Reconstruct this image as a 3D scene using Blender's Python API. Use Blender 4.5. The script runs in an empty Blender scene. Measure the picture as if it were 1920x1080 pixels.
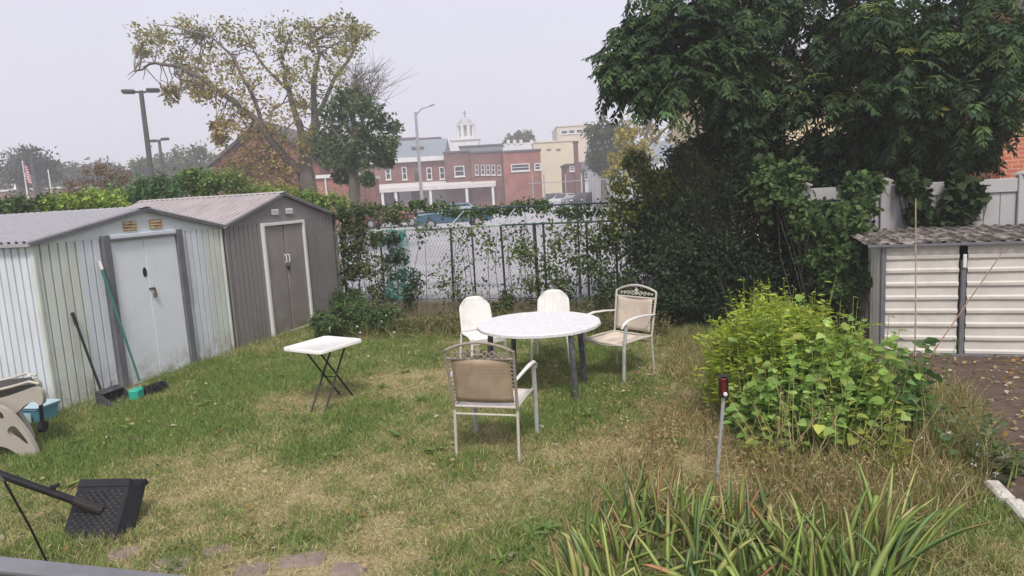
import bpy, bmesh, math, random
import numpy as np
from mathutils import Vector, Matrix
rng = np.random.default_rng(7); random.seed(7)
sc = bpy.context.scene; COL = sc.collection
A = np.array
# ------------------------------------------------------------------ camera model
F, TH, RO, PS, CH = 1280.0, math.radians(7.95), math.radians(3.2), math.radians(17.7), 2.12
fw = A([-math.sin(PS)*math.cos(TH), math.cos(PS)*math.cos(TH), -math.sin(TH)])
r0 = A([math.cos(PS), math.sin(PS), 0.0]); u0 = np.cross(r0, fw)
rr = math.cos(RO)*r0 - math.sin(RO)*u0; uu = math.sin(RO)*r0 + math.cos(RO)*u0
f0 = A([-math.sin(PS), math.cos(PS), 0.0]); CAM = A([0, 0, CH])
def ray(x, y): return fw + rr*(x-960)/F - uu*(y-540)/F
def g(x, y, z=0.0): d = ray(x, y); return CAM + d*(z-CH)/d[2]          # point at height z
def aty(x, y, Y): d = ray(x, y); return CAM + d*Y/d[1]
def atx(x, y, X): d = ray(x, y); return CAM + d*X/d[0]
def atd(x, y, D): return CAM + ray(x, y)*D
def kp(x, y, yl): d = ray(x, y); P = CAM + d*yl/(d@f0); return A([P@r0, yl, P[2]])   # in the frame turned to face the camera
def k2w(p): return r0*p[0] + f0*p[1] + A([0, 0, p[2]])
KM = np.array([r0, f0, [0, 0, 1.0]])   # rows: frame axes

# ------------------------------------------------------------------ tagging
def tag(o, label=None, cat=None, group=None, kind=None):
    if label: o['label'] = label
    if cat: o['category'] = cat
    if group: o['group'] = group
    if kind: o['kind'] = kind
    return o
def thing(name, label, cat, loc=(0, 0, 0), rz=0.0, group=None):
    o = bpy.data.objects.new(name, None); COL.objects.link(o); o.empty_display_size = .1
    o.location = [float(v) for v in loc]; o.rotation_euler = (0, 0, rz)
    return tag(o, label, cat, group)
def link(name, me, m, parent=None, smooth=False):
    o = bpy.data.objects.new(name, me); COL.objects.link(o)
    if m: me.materials.append(m)
    if smooth: me.polygons.foreach_set('use_smooth', [True]*len(me.polygons))
    if parent: o.parent = parent
    return o
def org(o):
    p = A(o.location)
    while o.parent: o = o.parent; p = p + A(o.location)
    return p

# ------------------------------------------------------------------ mesh builder
class MB:
    def __init__(s): s.v = []; s.f = []
    def add(s, vs, fs):
        n = len(s.v); s.v += [tuple(map(float, p)) for p in vs]; s.f += [tuple(i+n for i in f) for f in fs]; return s
    def box(s, c, size, M=None, bev=0.0):
        x, y, z = [k/2 for k in size]
        if bev > 0:
            b = min(bev, x*.9, y*.9, z*.9); vs = []
            for sx in (-1, 1):
                for sy in (-1, 1):
                    for sz in (-1, 1):
                        vs += [(sx*x, sy*(y-b), sz*(z-b)), (sx*(x-b), sy*y, sz*(z-b)), (sx*(x-b), sy*(y-b), sz*z)]
            def ix(sx, sy, sz, k): return ((sx > 0)*4+(sy > 0)*2+(sz > 0))*3+k
            fs = []
            S = (-1, 1)
            for q in S:
                fs.append([ix(q, -1, -1, 0), ix(q, 1, -1, 0), ix(q, 1, 1, 0), ix(q, -1, 1, 0)])
                fs.append([ix(-1, q, -1, 1), ix(1, q, -1, 1), ix(1, q, 1, 1), ix(-1, q, 1, 1)])
                fs.append([ix(-1, -1, q, 2), ix(1, -1, q, 2), ix(1, 1, q, 2), ix(-1, 1, q, 2)])
            for a in S:
                for b2 in S:
                    fs.append([ix(a, b2, -1, 0), ix(a, b2, 1, 0), ix(a, b2, 1, 1), ix(a, b2, -1, 1)])
                    fs.append([ix(a, -1, b2, 0), ix(a, 1, b2, 0), ix(a, 1, b2, 2), ix(a, -1, b2, 2)])
                    fs.append([ix(-1, a, b2, 1), ix(1, a, b2, 1), ix(1, a, b2, 2), ix(-1, a, b2, 2)])
                    for c2 in S: fs.append([ix(a, b2, c2, 0), ix(a, b2, c2, 1), ix(a, b2, c2, 2)])
        else:
            vs = [(sx*x, sy*y, sz*z) for sx in (-1, 1) for sy in (-1, 1) for sz in (-1, 1)]
            fs = [(0, 1, 3, 2), (4, 6, 7, 5), (0, 4, 5, 1), (2, 3, 7, 6), (0, 2, 6, 4), (1, 5, 7, 3)]
        vs = A(vs)
        if M is not None: vs = vs @ A(M).T
        return s.add(vs + A(c), fs)
    def bx(s, a, b, bev=0.0):           # box between two corners
        a, b = A(a, dtype=float), A(b, dtype=float); return s.box((a+b)/2, abs(b-a), None, bev)
    def tube(s, pts, r, n=8, cap=True, flat=1.0):
        P = [A(p, dtype=float) for p in pts]; R = r if hasattr(r, '__len__') else [r]*len(P)
        vs = []; up = None
        for i, p in enumerate(P):
            t = P[min(i+1, len(P)-1)] - P[max(i-1, 0)]; t = t/(np.linalg.norm(t)+1e-9)
            if up is None:
                up = A([0, 0, 1.0]) if abs(t[2]) < .9 else A([1.0, 0, 0])
            a = np.cross(up, t); a /= np.linalg.norm(a)+1e-9; b = np.cross(t, a); up = b
            for k in range(n):
                an = 2*math.pi*(k+.5)/n; vs.append(p + R[i]*(math.cos(an)*a + flat*math.sin(an)*b))
        fs = [(i*n+k, i*n+(k+1) % n, (i+1)*n+(k+1) % n, (i+1)*n+k) for i in range(len(P)-1) for k in range(n)]
        if cap: fs += [tuple(range(n-1, -1, -1)), tuple(range((len(P)-1)*n, len(P)*n))]
        return s.add(vs, fs)
    def lathe(s, prof, c=(0, 0, 0), n=24, sq=(1, 1)):    # prof: (r, z)
        vs = []
        for r, z in prof:
            for k in range(n):
                an = 2*math.pi*k/n; vs.append((c[0]+r*sq[0]*math.cos(an), c[1]+r*sq[1]*math.sin(an), c[2]+z))
        m = len(prof)
        fs = [(i*n+k, i*n+(k+1) % n, (i+1)*n+(k+1) % n, (i+1)*n+k) for i in range(m-1) for k in range(n)]
        fs += [tuple(range(n-1, -1, -1)), tuple(range((m-1)*n, m*n))]
        return s.add(vs, fs)
    def prism(s, poly, d):              # 3D polygon pushed along vector d
        n = len(poly); d = A(d); vs = [A(p, dtype=float) for p in poly] + [A(p, dtype=float)+d for p in poly]
        fs = [tuple(range(n-1, -1, -1)), tuple(range(n, 2*n))] + [(i, (i+1) % n, n+(i+1) % n, n+i) for i in range(n)]
        return s.add(vs, fs)
    def grid(s, fn, nu, nv):
        vs = [fn(i/nu, j/nv) for i in range(nu+1) for j in range(nv+1)]
        fs = [(i*(nv+1)+j, (i+1)*(nv+1)+j, (i+1)*(nv+1)+j+1, i*(nv+1)+j+1) for i in range(nu) for j in range(nv)]
        return s.add(vs, fs)
    def build(s, name, m, parent=None, smooth=False, world=False, k=False, thick=0.0):
        V = A(s.v)
        if k: V = V @ KM
        if (world or k) and parent is not None: V = V - org(parent)
        me = bpy.data.meshes.new(name); me.from_pydata(V.tolist(), [], s.f); me.update()
        if len(s.f) < 60000 and not (thick or name in ('lawn_soil', 'wire_mesh')): b = bmesh.new(); b.from_mesh(me); bmesh.ops.recalc_face_normals(b, faces=b.faces); b.to_mesh(me); b.free()
        o = link(name, me, m, parent, smooth)
        if smooth:
            try: me.set_sharp_from_angle(angle=math.radians(40))
            except Exception: pass
        if thick: md = o.modifiers.new('solid', 'SOLIDIFY'); md.thickness = thick; md.offset = 0
        return o
def rotz(a): c, s = math.cos(a), math.sin(a); return A([[c, -s, 0], [s, c, 0], [0, 0, 1.0]])

# ------------------------------------------------------------------ many leaves in one mesh
SHAPES = {
 'leaf': (A([(0, 0, 0), (.38, .5, .07), (1, 0, -.1), (.38, -.5, .07)]), [(0, 1, 2), (0, 2, 3)]),
 'broad': (A([(0, 0, 0), (.05, .3, .06), (.32, .5, .10), (.7, .34, .05), (1, 0, -.12), (.7, -.34, .05), (.32, -.5, .10), (.05, -.3, .06), (.5, 0, 0)]),
           [(0, 1, 8), (1, 2, 8), (2, 3, 8), (3, 4, 8), (4, 5, 8), (5, 6, 8), (6, 7, 8), (7, 0, 8)]),
 'lobed': (A([(0, 0, 0), (.1, .55, .05), (.42, .3, .06), (.6, .5, .03), (.72, .2, .02), (1, 0, -.1), (.72, -.2, .02), (.6, -.5, .03), (.42, -.3, .06), (.1, -.55, .05), (.45, 0, 0)]),
           [(0, 1, 10), (1, 2, 10), (2, 3, 10), (3, 4, 10), (4, 5, 10), (5, 6, 10), (6, 7, 10), (7, 8, 10), (8, 9, 10), (9, 0, 10)]),
 'blade': (A([(0, -.5, 0), (0, .5, 0), (1, 0, 0)]), [(0, 1, 2)]),
 'bent': (A([(0, -.5, 0), (0, .5, 0), (.55, .35, 0), (.55, -.35, 0), (1, 0, -.28)]), [(0, 1, 2), (0, 2, 3), (3, 2, 4)]),
}
def unit(v): return v/(np.linalg.norm(v, axis=-1, keepdims=True)+1e-9)
def rnd_unit(n): return unit(rng.normal(size=(n, 3)))
def leaves(name, m, pos, dirs, nrm, ln, wd, col, shape='leaf', parent=None):
    tv, tf = SHAPES[shape]; N = len(pos); k = len(tv)
    d = unit(dirs); sd = unit(np.cross(nrm, d)); nn = np.cross(d, sd)
    ln = np.broadcast_to(A(ln, dtype=float), (N,)); wd = np.broadcast_to(A(wd, dtype=float), (N,))
    V = (pos[:, None] + d[:, None]*(ln[:, None]*tv[None, :, 0])[..., None] + sd[:, None]*(wd[:, None]*tv[None, :, 1])[..., None]
         + nn[:, None]*(ln[:, None]*tv[None, :, 2])[..., None]).reshape(-1, 3)
    if parent is not None: V = V - org(parent)
    T = A(tf); Fc = (T[None] + (np.arange(N)*k)[:, None, None]).reshape(-1)
    me = bpy.data.meshes.new(name); nf = N*len(T)
    me.vertices.add(len(V)); me.vertices.foreach_set('co', V.astype(np.float32).ravel())
    me.loops.add(nf*3); me.loops.foreach_set('vertex_index', Fc.astype(np.int32))
    me.polygons.add(nf); me.polygons.foreach_set('loop_start', (np.arange(nf)*3).astype(np.int32))
    me.update(calc_edges=True)
    at = me.attributes.new('Col', 'FLOAT_COLOR', 'POINT')
    c = np.ones((N, k, 4), np.float32); c[:, :, :3] = np.asarray(col, dtype=np.float32).reshape(-1, 1, 3)
    at.data.foreach_set('color', c.ravel())
    return link(name, me, m, parent)
def pick(cols, n, jit=.18):          # a random mix of natural leaf colours
    cols = A(cols, dtype=float); i = rng.integers(0, len(cols), n); j = rng.integers(0, len(cols), n); t = rng.random((n, 1))
    c = cols[i]*(1-t) + cols[j]*t
    return np.clip(c*(1+rng.normal(0, jit, (n, 1))), .003, 1)
def blob_pts(blobs, per, sub=9, tight=.32, squash=.8):
    """blobs: (centre, radius). Leaves cluster in small clumps inside every blob, leaving gaps."""
    P = []; Cn = []; I = []
    for b, (c, R) in enumerate(blobs):
        cc = rng.normal(size=(sub, 3)); cc = unit(cc)*(rng.random((sub, 1))**.45)*R*A([1, 1, squash]) + A(c)
        k = rng.integers(0, sub, per); rad = R*tight*(.6+.8*rng.random(sub))
        p = cc[k] + rng.normal(size=(per, 3))*rad[k][:, None]*.6
        P.append(p); Cn.append(p-A(c)); I.append(b*sub+k)
    return np.concatenate(P), np.concatenate(Cn), np.concatenate(I)
def limb(mb, pts, ra, rb, n=7, wob=.0):
    P = [A(p, dtype=float) for p in pts]; Q = [P[0]]
    for a, b in zip(P[:-1], P[1:]):
        L = np.linalg.norm(b-a)
        for t in (.34, .67): Q.append(a+(b-a)*t + rng.normal(size=3)*wob*L)
        Q.append(b)
    R = np.linspace(ra, rb, len(Q)); mb.tube(Q, list(R), n)

# ------------------------------------------------------------------ materials
def nodes(name):
    m = bpy.data.materials.new(name); m.use_nodes = True; nt = m.node_tree; b = nt.nodes['Principled BSDF']
    return m, nt, b
def N(nt, t, **kw):
    n = nt.nodes.new(t)
    for k, v in kw.items():
        if k in n.inputs: n.inputs[k].default_value = v
        else: setattr(n, k, v)
    return n
def mixc(nt, fac, a, b, mode='MIX'):
    n = nt.nodes.new('ShaderNodeMix'); n.data_type = 'RGBA'; n.blend_type = mode
    for s, v in ((n.inputs[0], fac), (n.inputs[6], a), (n.inputs[7], b)):
        if hasattr(v, 'links') or isinstance(v, bpy.types.NodeSocket): nt.links.new(v, s)
        else: s.default_value = v if not isinstance(v, (tuple, list)) else (*v[:3], 1)
    return n.outputs[2]
def ramp(nt, src, lo, hi):
    n = nt.nodes.new('ShaderNodeMapRange'); n.inputs[1].default_value = lo; n.inputs[2].default_value = hi
    nt.links.new(src, n.inputs[0]); return n.outputs[0]
def surf(name, c, rough=.6, var=.15, scale=6.0, dirt=None, dirt_amt=.5, dirt_scale=3.0, metal=0.0, bump=.0, bscale=40.0, stretch=None, spec=.4, cover=(.48, .72), splash=None):
    m, nt, b = nodes(name); tc = N(nt, 'ShaderNodeTexCoord'); src = tc.outputs['Object']
    if stretch:
        mp = N(nt, 'ShaderNodeMapping'); mp.inputs['Scale'].default_value = stretch; nt.links.new(src, mp.inputs[0]); st = mp.outputs[0]
    else: st = src
    n1 = N(nt, 'ShaderNodeTexNoise', Scale=scale, Detail=6.0, Roughness=.65); nt.links.new(st, n1.inputs['Vector'])
    dk = tuple(x*(1-var) for x in c); lt = tuple(min(1, x*(1+var)) for x in c)
    col = mixc(nt, ramp(nt, n1.outputs[0], .3, .7), dk, lt)
    if dirt:
        n2 = N(nt, 'ShaderNodeTexNoise', Scale=dirt_scale, Detail=9.0, Roughness=.75); nt.links.new(st, n2.inputs['Vector'])
        k = ramp(nt, n2.outputs[0], *cover); mu = N(nt, 'ShaderNodeMath', operation='MULTIPLY'); nt.links.new(k, mu.inputs[0]); mu.inputs[1].default_value = dirt_amt
        col = mixc(nt, mu.outputs[0], col, dirt)
    if splash:       # mud thrown up on the lowest part of a wall, and thin rust runs
        sz = N(nt, 'ShaderNodeSeparateXYZ'); nt.links.new(src, sz.inputs[0]); n4 = N(nt, 'ShaderNodeTexNoise', Scale=7.0, Detail=8.0, Roughness=.7); nt.links.new(src, n4.inputs['Vector'])
        k1 = ramp(nt, sz.outputs[2], .42, .02); k2 = ramp(nt, n4.outputs[0], .38, .68); mm = N(nt, 'ShaderNodeMath', operation='MULTIPLY'); nt.links.new(k1, mm.inputs[0]); nt.links.new(k2, mm.inputs[1])
        m5 = N(nt, 'ShaderNodeMapping'); m5.inputs['Scale'].default_value = (9, 9, .5); nt.links.new(src, m5.inputs[0]); n5 = N(nt, 'ShaderNodeTexNoise', Scale=3.0, Detail=6.0, Roughness=.7); nt.links.new(m5.outputs[0], n5.inputs['Vector'])
        k5 = ramp(nt, n5.outputs[0], .60, .76); m6 = N(nt, 'ShaderNodeMath', operation='MULTIPLY'); nt.links.new(k5, m6.inputs[0]); m6.inputs[1].default_value = .42
        col = mixc(nt, m6.outputs[0], col, tuple(x*.62 for x in c[:1])+tuple(x*.55 for x in c[1:])); col = mixc(nt, mm.outputs[0], col, splash)
    nt.links.new(col, b.inputs['Base Color'])
    b.inputs['Roughness'].default_value = rough; b.inputs['Metallic'].default_value = metal; b.inputs['Specular IOR Level'].default_value = spec
    if bump:
        n3 = N(nt, 'ShaderNodeTexNoise', Scale=bscale, Detail=5.0); nt.links.new(src, n3.inputs['Vector'])
        bp = N(nt, 'ShaderNodeBump', Strength=bump, Distance=.02); nt.links.new(n3.outputs[0], bp.inputs['Height']); nt.links.new(bp.outputs[0], b.inputs['Normal'])
    return m
def leafmat(name, trans=.35, rough=.55, spec=.25):
    m, nt, b = nodes(name); at = N(nt, 'ShaderNodeAttribute', attribute_name='Col')
    b.inputs['Roughness'].default_value = rough; b.inputs['Specular IOR Level'].default_value = spec
    nt.links.new(at.outputs['Color'], b.inputs['Base Color'])
    if trans:
        tr = N(nt, 'ShaderNodeBsdfTranslucent'); hs = N(nt, 'ShaderNodeHueSaturation', Saturation=1.1, Value=1.25); nt.links.new(at.outputs['Color'], hs.inputs['Color'])
        nt.links.new(hs.outputs[0], tr.inputs[0]); mx = N(nt, 'ShaderNodeMixShader'); mx.inputs[0].default_value = trans
        nt.links.new(b.outputs[0], mx.inputs[1]); nt.links.new(tr.outputs[0], mx.inputs[2]); nt.links.new(mx.outputs[0], nt.nodes['Material Output'].inputs[0])
    return m
def brickmat(name, c1, c2, mortar, scale=1.0, bw=.22, bh=.075, yaw=0.0):
    m, nt, b = nodes(name); tc = N(nt, 'ShaderNodeTexCoord'); mp = N(nt, 'ShaderNodeMapping')
    mp.inputs['Rotation'].default_value = (math.pi/2, 0, 0)
    v = N(nt, 'ShaderNodeVectorRotate'); v.rotation_type = 'Z_AXIS'; v.inputs['Angle'].default_value = -yaw
    nt.links.new(tc.outputs['Object'], v.inputs[0]); sp = N(nt, 'ShaderNodeSeparateXYZ'); nt.links.new(v.outputs[0], sp.inputs[0])
    ad = N(nt, 'ShaderNodeMath', operation='ADD'); nt.links.new(sp.outputs[0], ad.inputs[0]); nt.links.new(sp.outputs[1], ad.inputs[1])
    cb = N(nt, 'ShaderNodeCombineXYZ'); nt.links.new(ad.outputs[0], cb.inputs[0]); nt.links.new(sp.outputs[2], cb.inputs[1])
    br = N(nt, 'ShaderNodeTexBrick', Scale=scale); br.inputs['Brick Width'].default_value = bw; br.inputs['Row Height'].default_value = bh
    br.inputs['Mortar Size'].default_value = .009; br.inputs['Color1'].default_value = (*c1, 1); br.inputs['Color2'].default_value = (*c2, 1); br.inputs['Mortar'].default_value = (*mortar, 1)
    nt.links.new(cb.outputs[0], br.inputs['Vector'])
    n1 = N(nt, 'ShaderNodeTexNoise', Scale=.6, Detail=8.0); nt.links.new(tc.outputs['Object'], n1.inputs['Vector'])
    col = mixc(nt, ramp(nt, n1.outputs[0], .35, .7), (0.72, .68, .68), (1.25, 1.2, 1.15)); 
    nt.links.new(mixc(nt, 1.0, br.outputs[0], col, 'MULTIPLY'), b.inputs['Base Color']); b.inputs['Roughness'].default_value = .9
    return m
HAZE, SUN_E, EXPO, CLOUD = .0028, 1.5, 1.12, (3.15, 3.10, 3.58)
# ================================================================== MATERIALS
LEAF = leafmat('leaf_green'); GRASSM = leafmat('grass_blades', .3, .6, .2); DARKLEAF = leafmat('leaf_dark', .2, .6, .15)
M_ = {}
M_['shed_blue'] = surf('shed_blue_white', (.59, .63, .68), .5, .08, 5, (.30, .27, .23), .75, 2.2, bump=.05, stretch=(1, 1, .35), cover=(.56, .8), splash=(.20, .17, .11))
M_['shed_cream'] = surf('shed_cream_green', (.56, .60, .555), .5, .08, 5, (.30, .27, .20), .75, 2.2, bump=.05, stretch=(1, 1, .35), cover=(.54, .8), splash=(.20, .17, .11))
M_['gable_pale'] = surf('gable_pale', (.56, .61, .62), .5, .06, 5, (.30, .28, .24), .6, 3, cover=(.56, .8))
M_['door_white'] = surf('door_blue_white', (.68, .72, .76), .5, .05, 3, (.42, .38, .33), .6, 2.5, bump=.05, cover=(.6, .85), splash=(.28, .25, .19))
M_['frame_grey'] = surf('frame_dark_grey', (.13, .13, .15), .55, .15, 8, (.24, .23, .22), .5, 5)
M_['roof_grey'] = surf('roof_grey_white', (.35, .345, .37), .5, .2, 14, (.17, .165, .17), .6, 14, stretch=(1, .6, 1), cover=(.50, .68))
M_['rust_vent'] = surf('rusty_cream_vent', (.50, .44, .28), .7, .15, 9, (.28, .12, .03), .9, 9, cover=(.4, .6))
M_['black'] = surf('black_metal', (.018, .018, .02), .5, .2, 10)
M_['blackpl'] = surf('black_plastic', (.012, .013, .016), .5, .25, 12, (.035, .034, .033), .4, 8, spec=.25)
M_['gshed'] = surf('shed_taupe_grey', (.228, .214, .216), .5, .08, 4, (.14, .125, .115), .6, 2.0, stretch=(1, 1, .35), splash=(.15, .125, .085))
M_['gdoor'] = surf('door_taupe_grey', (.245, .225, .215), .42, .16, 2.2, (.36, .34, .325), .5, 2.5, splash=(.16, .13, .09))
M_['white_trim'] = surf('white_trim', (.66, .65, .63), .5, .06, 6, (.3, .26, .2), .5, 6, cover=(.56, .8))
M_['groof'] = surf('roof_pinkish_grey', (.40, .36, .36), .5, .12, 5, (.24, .21, .2), .7, 3.0, stretch=(1, .4, 1))
M_['white_pl'] = surf('white_plastic', (.71, .70, .675), .42, .05, 5, (.40, .37, .31), .5, 6, cover=(.5, .8))
M_['beige_pl'] = surf('beige_plastic', (.36, .335, .29), .5, .08, 5, (.2, .18, .15), .5, 5, cover=(.55, .8))
M_['beige_metal'] = surf('beige_metal', (.47, .44, .375), .42, .1, 9, (.22, .17, .12), .6, 12, cover=(.55, .75))
M_['beige_shaded'] = surf('beige_metal_shaded', (.27, .225, .185), .45, .2, 9, (.4, .37, .32), .6, 12, cover=(.5, .7))  # beige frame on its shadow side, the shade put into the colour
M_['legwhite'] = surf('grey_white_metal', (.40, .41, .40), .45, .12, 9, (.2, .2, .2), .6, 12)
M_['tableleg'] = surf('grey_table_leg', (.055, .062, .062), .45, .3, 9, (.28, .30, .30), .65, 16)
M_['teal_pl'] = surf('teal_plastic', (.03, .36, .27), .45, .1, 6)
M_['green_h'] = surf('dark_green_paint', (.03, .13, .11), .45, .2, 10)
M_['blue_pl'] = surf('blue_plastic', (.10, .26, .36), .45, .1, 6)
M_['lightblue'] = surf('pale_blue_plastic', (.38, .51, .57), .5, .08, 6)
M_['dirtbrown'] = surf('soil_red_brown', (.085, .055, .042), .95, .35, 5, (.16, .12, .09), .6, 9, bump=.5)
M_['stone'] = surf('weathered_concrete', (.30, .28, .25), .9, .2, 8, (.12, .105, .08), .7, 4, bump=.4)
M_['whitestone'] = surf('pale_concrete', (.52, .50, .46), .9, .15, 9, (.2, .17, .13), .7, 6, bump=.3)
M_['paver'] = surf('mauve_brick', (.20, .15, .13), .9, .3, 9, (.27, .23, .17), .7, 8, bump=.4)
M_['rail'] = surf('grey_rail', (.17, .17, .185), .4, .15, 8, (.12, .12, .13), .6, 10, metal=.2)
M_['bark'] = surf('grey_bark', (.115, .10, .085), .95, .3, 6, (.05, .042, .035), .7, 9, bump=.5, stretch=(1, 1, .3))
M_['darkstem'] = surf('dark_stem', (.035, .03, .024), .9, .3, 9)
M_['stem'] = surf('green_stem', (.20, .25, .05), .8, .3, 9)
M_['drystem'] = surf('dry_cane', (.40, .30, .17), .8, .25, 14)
M_['asphalt'] = surf('grey_asphalt', (.34, .34, .365), .9, .2, .5, (.22, .22, .235), .6, .2, bump=.2)

# ================================================================== GROUND
def fnoise(x, y, s, seed=0):
    r = np.random.default_rng(seed); T = r.random((64, 64)); u = (x*s) % 64; v = (y*s) % 64
    i = np.floor(u).astype(int); j = np.floor(v).astype(int); fu = u-i; fv = v-j; fu = fu*fu*(3-2*fu); fv = fv*fv*(3-2*fv)
    a = T[i % 64, j % 64]; b = T[(i+1) % 64, j % 64]; c = T[i % 64, (j+1) % 64]; d = T[(i+1) % 64, (j+1) % 64]
    return a*(1-fu)*(1-fv)+b*fu*(1-fv)+c*(1-fu)*fv+d*fu*fv
def fbm(x, y, s, seed=0): return .5*fnoise(x, y, s, seed)+.28*fnoise(x, y, s*2.1, seed+1)+.22*fnoise(x, y, s*4.7, seed+2)
PATCH = [  # ground spots read off the photograph: (px, py, radius m, +dry / -green)
 (560, 745, .45, .5), (780, 715, .6, .75), (905, 775, .5, .4), (330, 925, .6, .4), (640, 900, .7, .3), (760, 1000, .8, .35), (1180, 830, .6, .5), (940, 840, .3, .45), (480, 930, .5, .25),
 (1290, 760, .6, .6), (1250, 860, .5, .7), (1330, 840, .5, .7), (1290, 690, .5, .5), (640, 1060, .4, .6), (400, 1050, .5, .7), (860, 650, .5, .25), (1000, 940, .5, .3), (60, 930, .5, .5), (1240, 650, .5, .4),
 (400, 800, .5, -.6), (330, 780, .45, -.6), (590, 850, .3, -.7), (500, 720, .6, -.5), (420, 720, .5, -.6), (1180, 745, .55, -.7), (1090, 790, .5, -.6), (900, 865, .3, -.6), (1020, 790, .4, -.5),
 (640, 700, .5, -.4), (140, 860, .6, -.5), (560, 1010, .35, -.5), (350, 1045, .2, -.6), (760, 640, .7, -.4), (1150, 660, .5, -.4), (260, 800, .4, -.3), (850, 950, .5, -.3), (960, 1000, .4, -.2)]
PW = [(g(px, py)[:2], r, w) for px, py, r, w in PATCH]
def dryness(x, y):
    d = .365 + .80*(fbm(x, y, 1.1, 3)-.5) + .55*(fnoise(x, y, 5.0, 9)-.5) + .4*(fnoise(x, y, 13.0, 19)-.5)
    for c, r, w in PW: d = d + .85*w*np.exp(-((x-c[0])**2+(y-c[1])**2)/(2*(r*.75)**2))
    return np.clip(d, 0, 1)
def height(x, y): return .018*(fbm(x, y, 1.6, 21)-.5)
def attr_surface(name, rough=.95, bump=.6):
    m, nt, b = nodes(name); at = N(nt, 'ShaderNodeAttribute', attribute_name='Col'); tc = N(nt, 'ShaderNodeTexCoord')
    n = N(nt, 'ShaderNodeTexNoise', Scale=55.0, Detail=6.0); nt.links.new(tc.outputs['Object'], n.inputs['Vector'])
    c = mixc(nt, 1.0, at.outputs['Color'], mixc(nt, ramp(nt, n.outputs[0], .3, .7), (.6, .6, .6), (1.35, 1.35, 1.35)), 'MULTIPLY')
    nt.links.new(c, b.inputs['Base Color']); b.inputs['Roughness'].default_value = rough; b.inputs['Specular IOR Level'].default_value = .1
    bp = N(nt, 'ShaderNodeBump', Strength=bump, Distance=.02); nt.links.new(n.outputs[0], bp.inputs['Height']); nt.links.new(bp.outputs[0], b.inputs['Normal']); return m
# far ground, one sheet to the horizon, below the yard and the lot
tag(MB().add([(-230, -60, -.06), (230, -60, -.06), (230, 300, -.06), (-230, 300, -.06)], [(0, 1, 2, 3)]).build('ground', surf('far_ground', (.10, .10, .06), .95, .3, .4, (.13, .12, .09), .6, .15)), kind='structure')
nx, ny = 230, 190
gx = np.linspace(-9.6, 5.5, nx); gy = np.linspace(.2, 10.98, ny); GX, GY = np.meshgrid(gx, gy, indexing='ij')
lm = MB(); lm.v = list(zip(GX.ravel(), GY.ravel(), height(GX, GY).ravel())); lm.f = [(i*ny+j, (i+1)*ny+j, (i+1)*ny+j+1, i*ny+j+1) for i in range(nx-1) for j in range(ny-1)]
lawn = tag(lm.build('lawn_soil', attr_surface('lawn_soil'), smooth=True), kind='structure')
dr = dryness(GX, GY).ravel()[:, None]; cg = A([.10, .13, .045])*(1-dr)+A([.30, .245, .14])*dr
a_ = lawn.data.attributes.new('Col', 'FLOAT_COLOR', 'POINT'); a_.data.foreach_set('color', np.hstack([cg, np.ones((len(cg), 1))]).astype(np.float32).ravel())
tag(MB().bx((-120, 11.13, -.05), (120, 220, .25)).build('parking_lot', M_['asphalt']), kind='structure')
# bare soil strip by the long bin shed, on the right
def soil(i, j):
    y = 2.2+i*8.0; x0 = 1.62+.10*math.sin(y*3)+.06*math.sin(y*7.3); x = x0+j*(5.4-x0); return (x, y, .012+.016*math.sin(x*5+y*3)*math.sin(y*4.1)+.01)
tag(MB().grid(soil, 50, 30).build('soil_path', M_['dirtbrown'], smooth=True), kind='structure')

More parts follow.
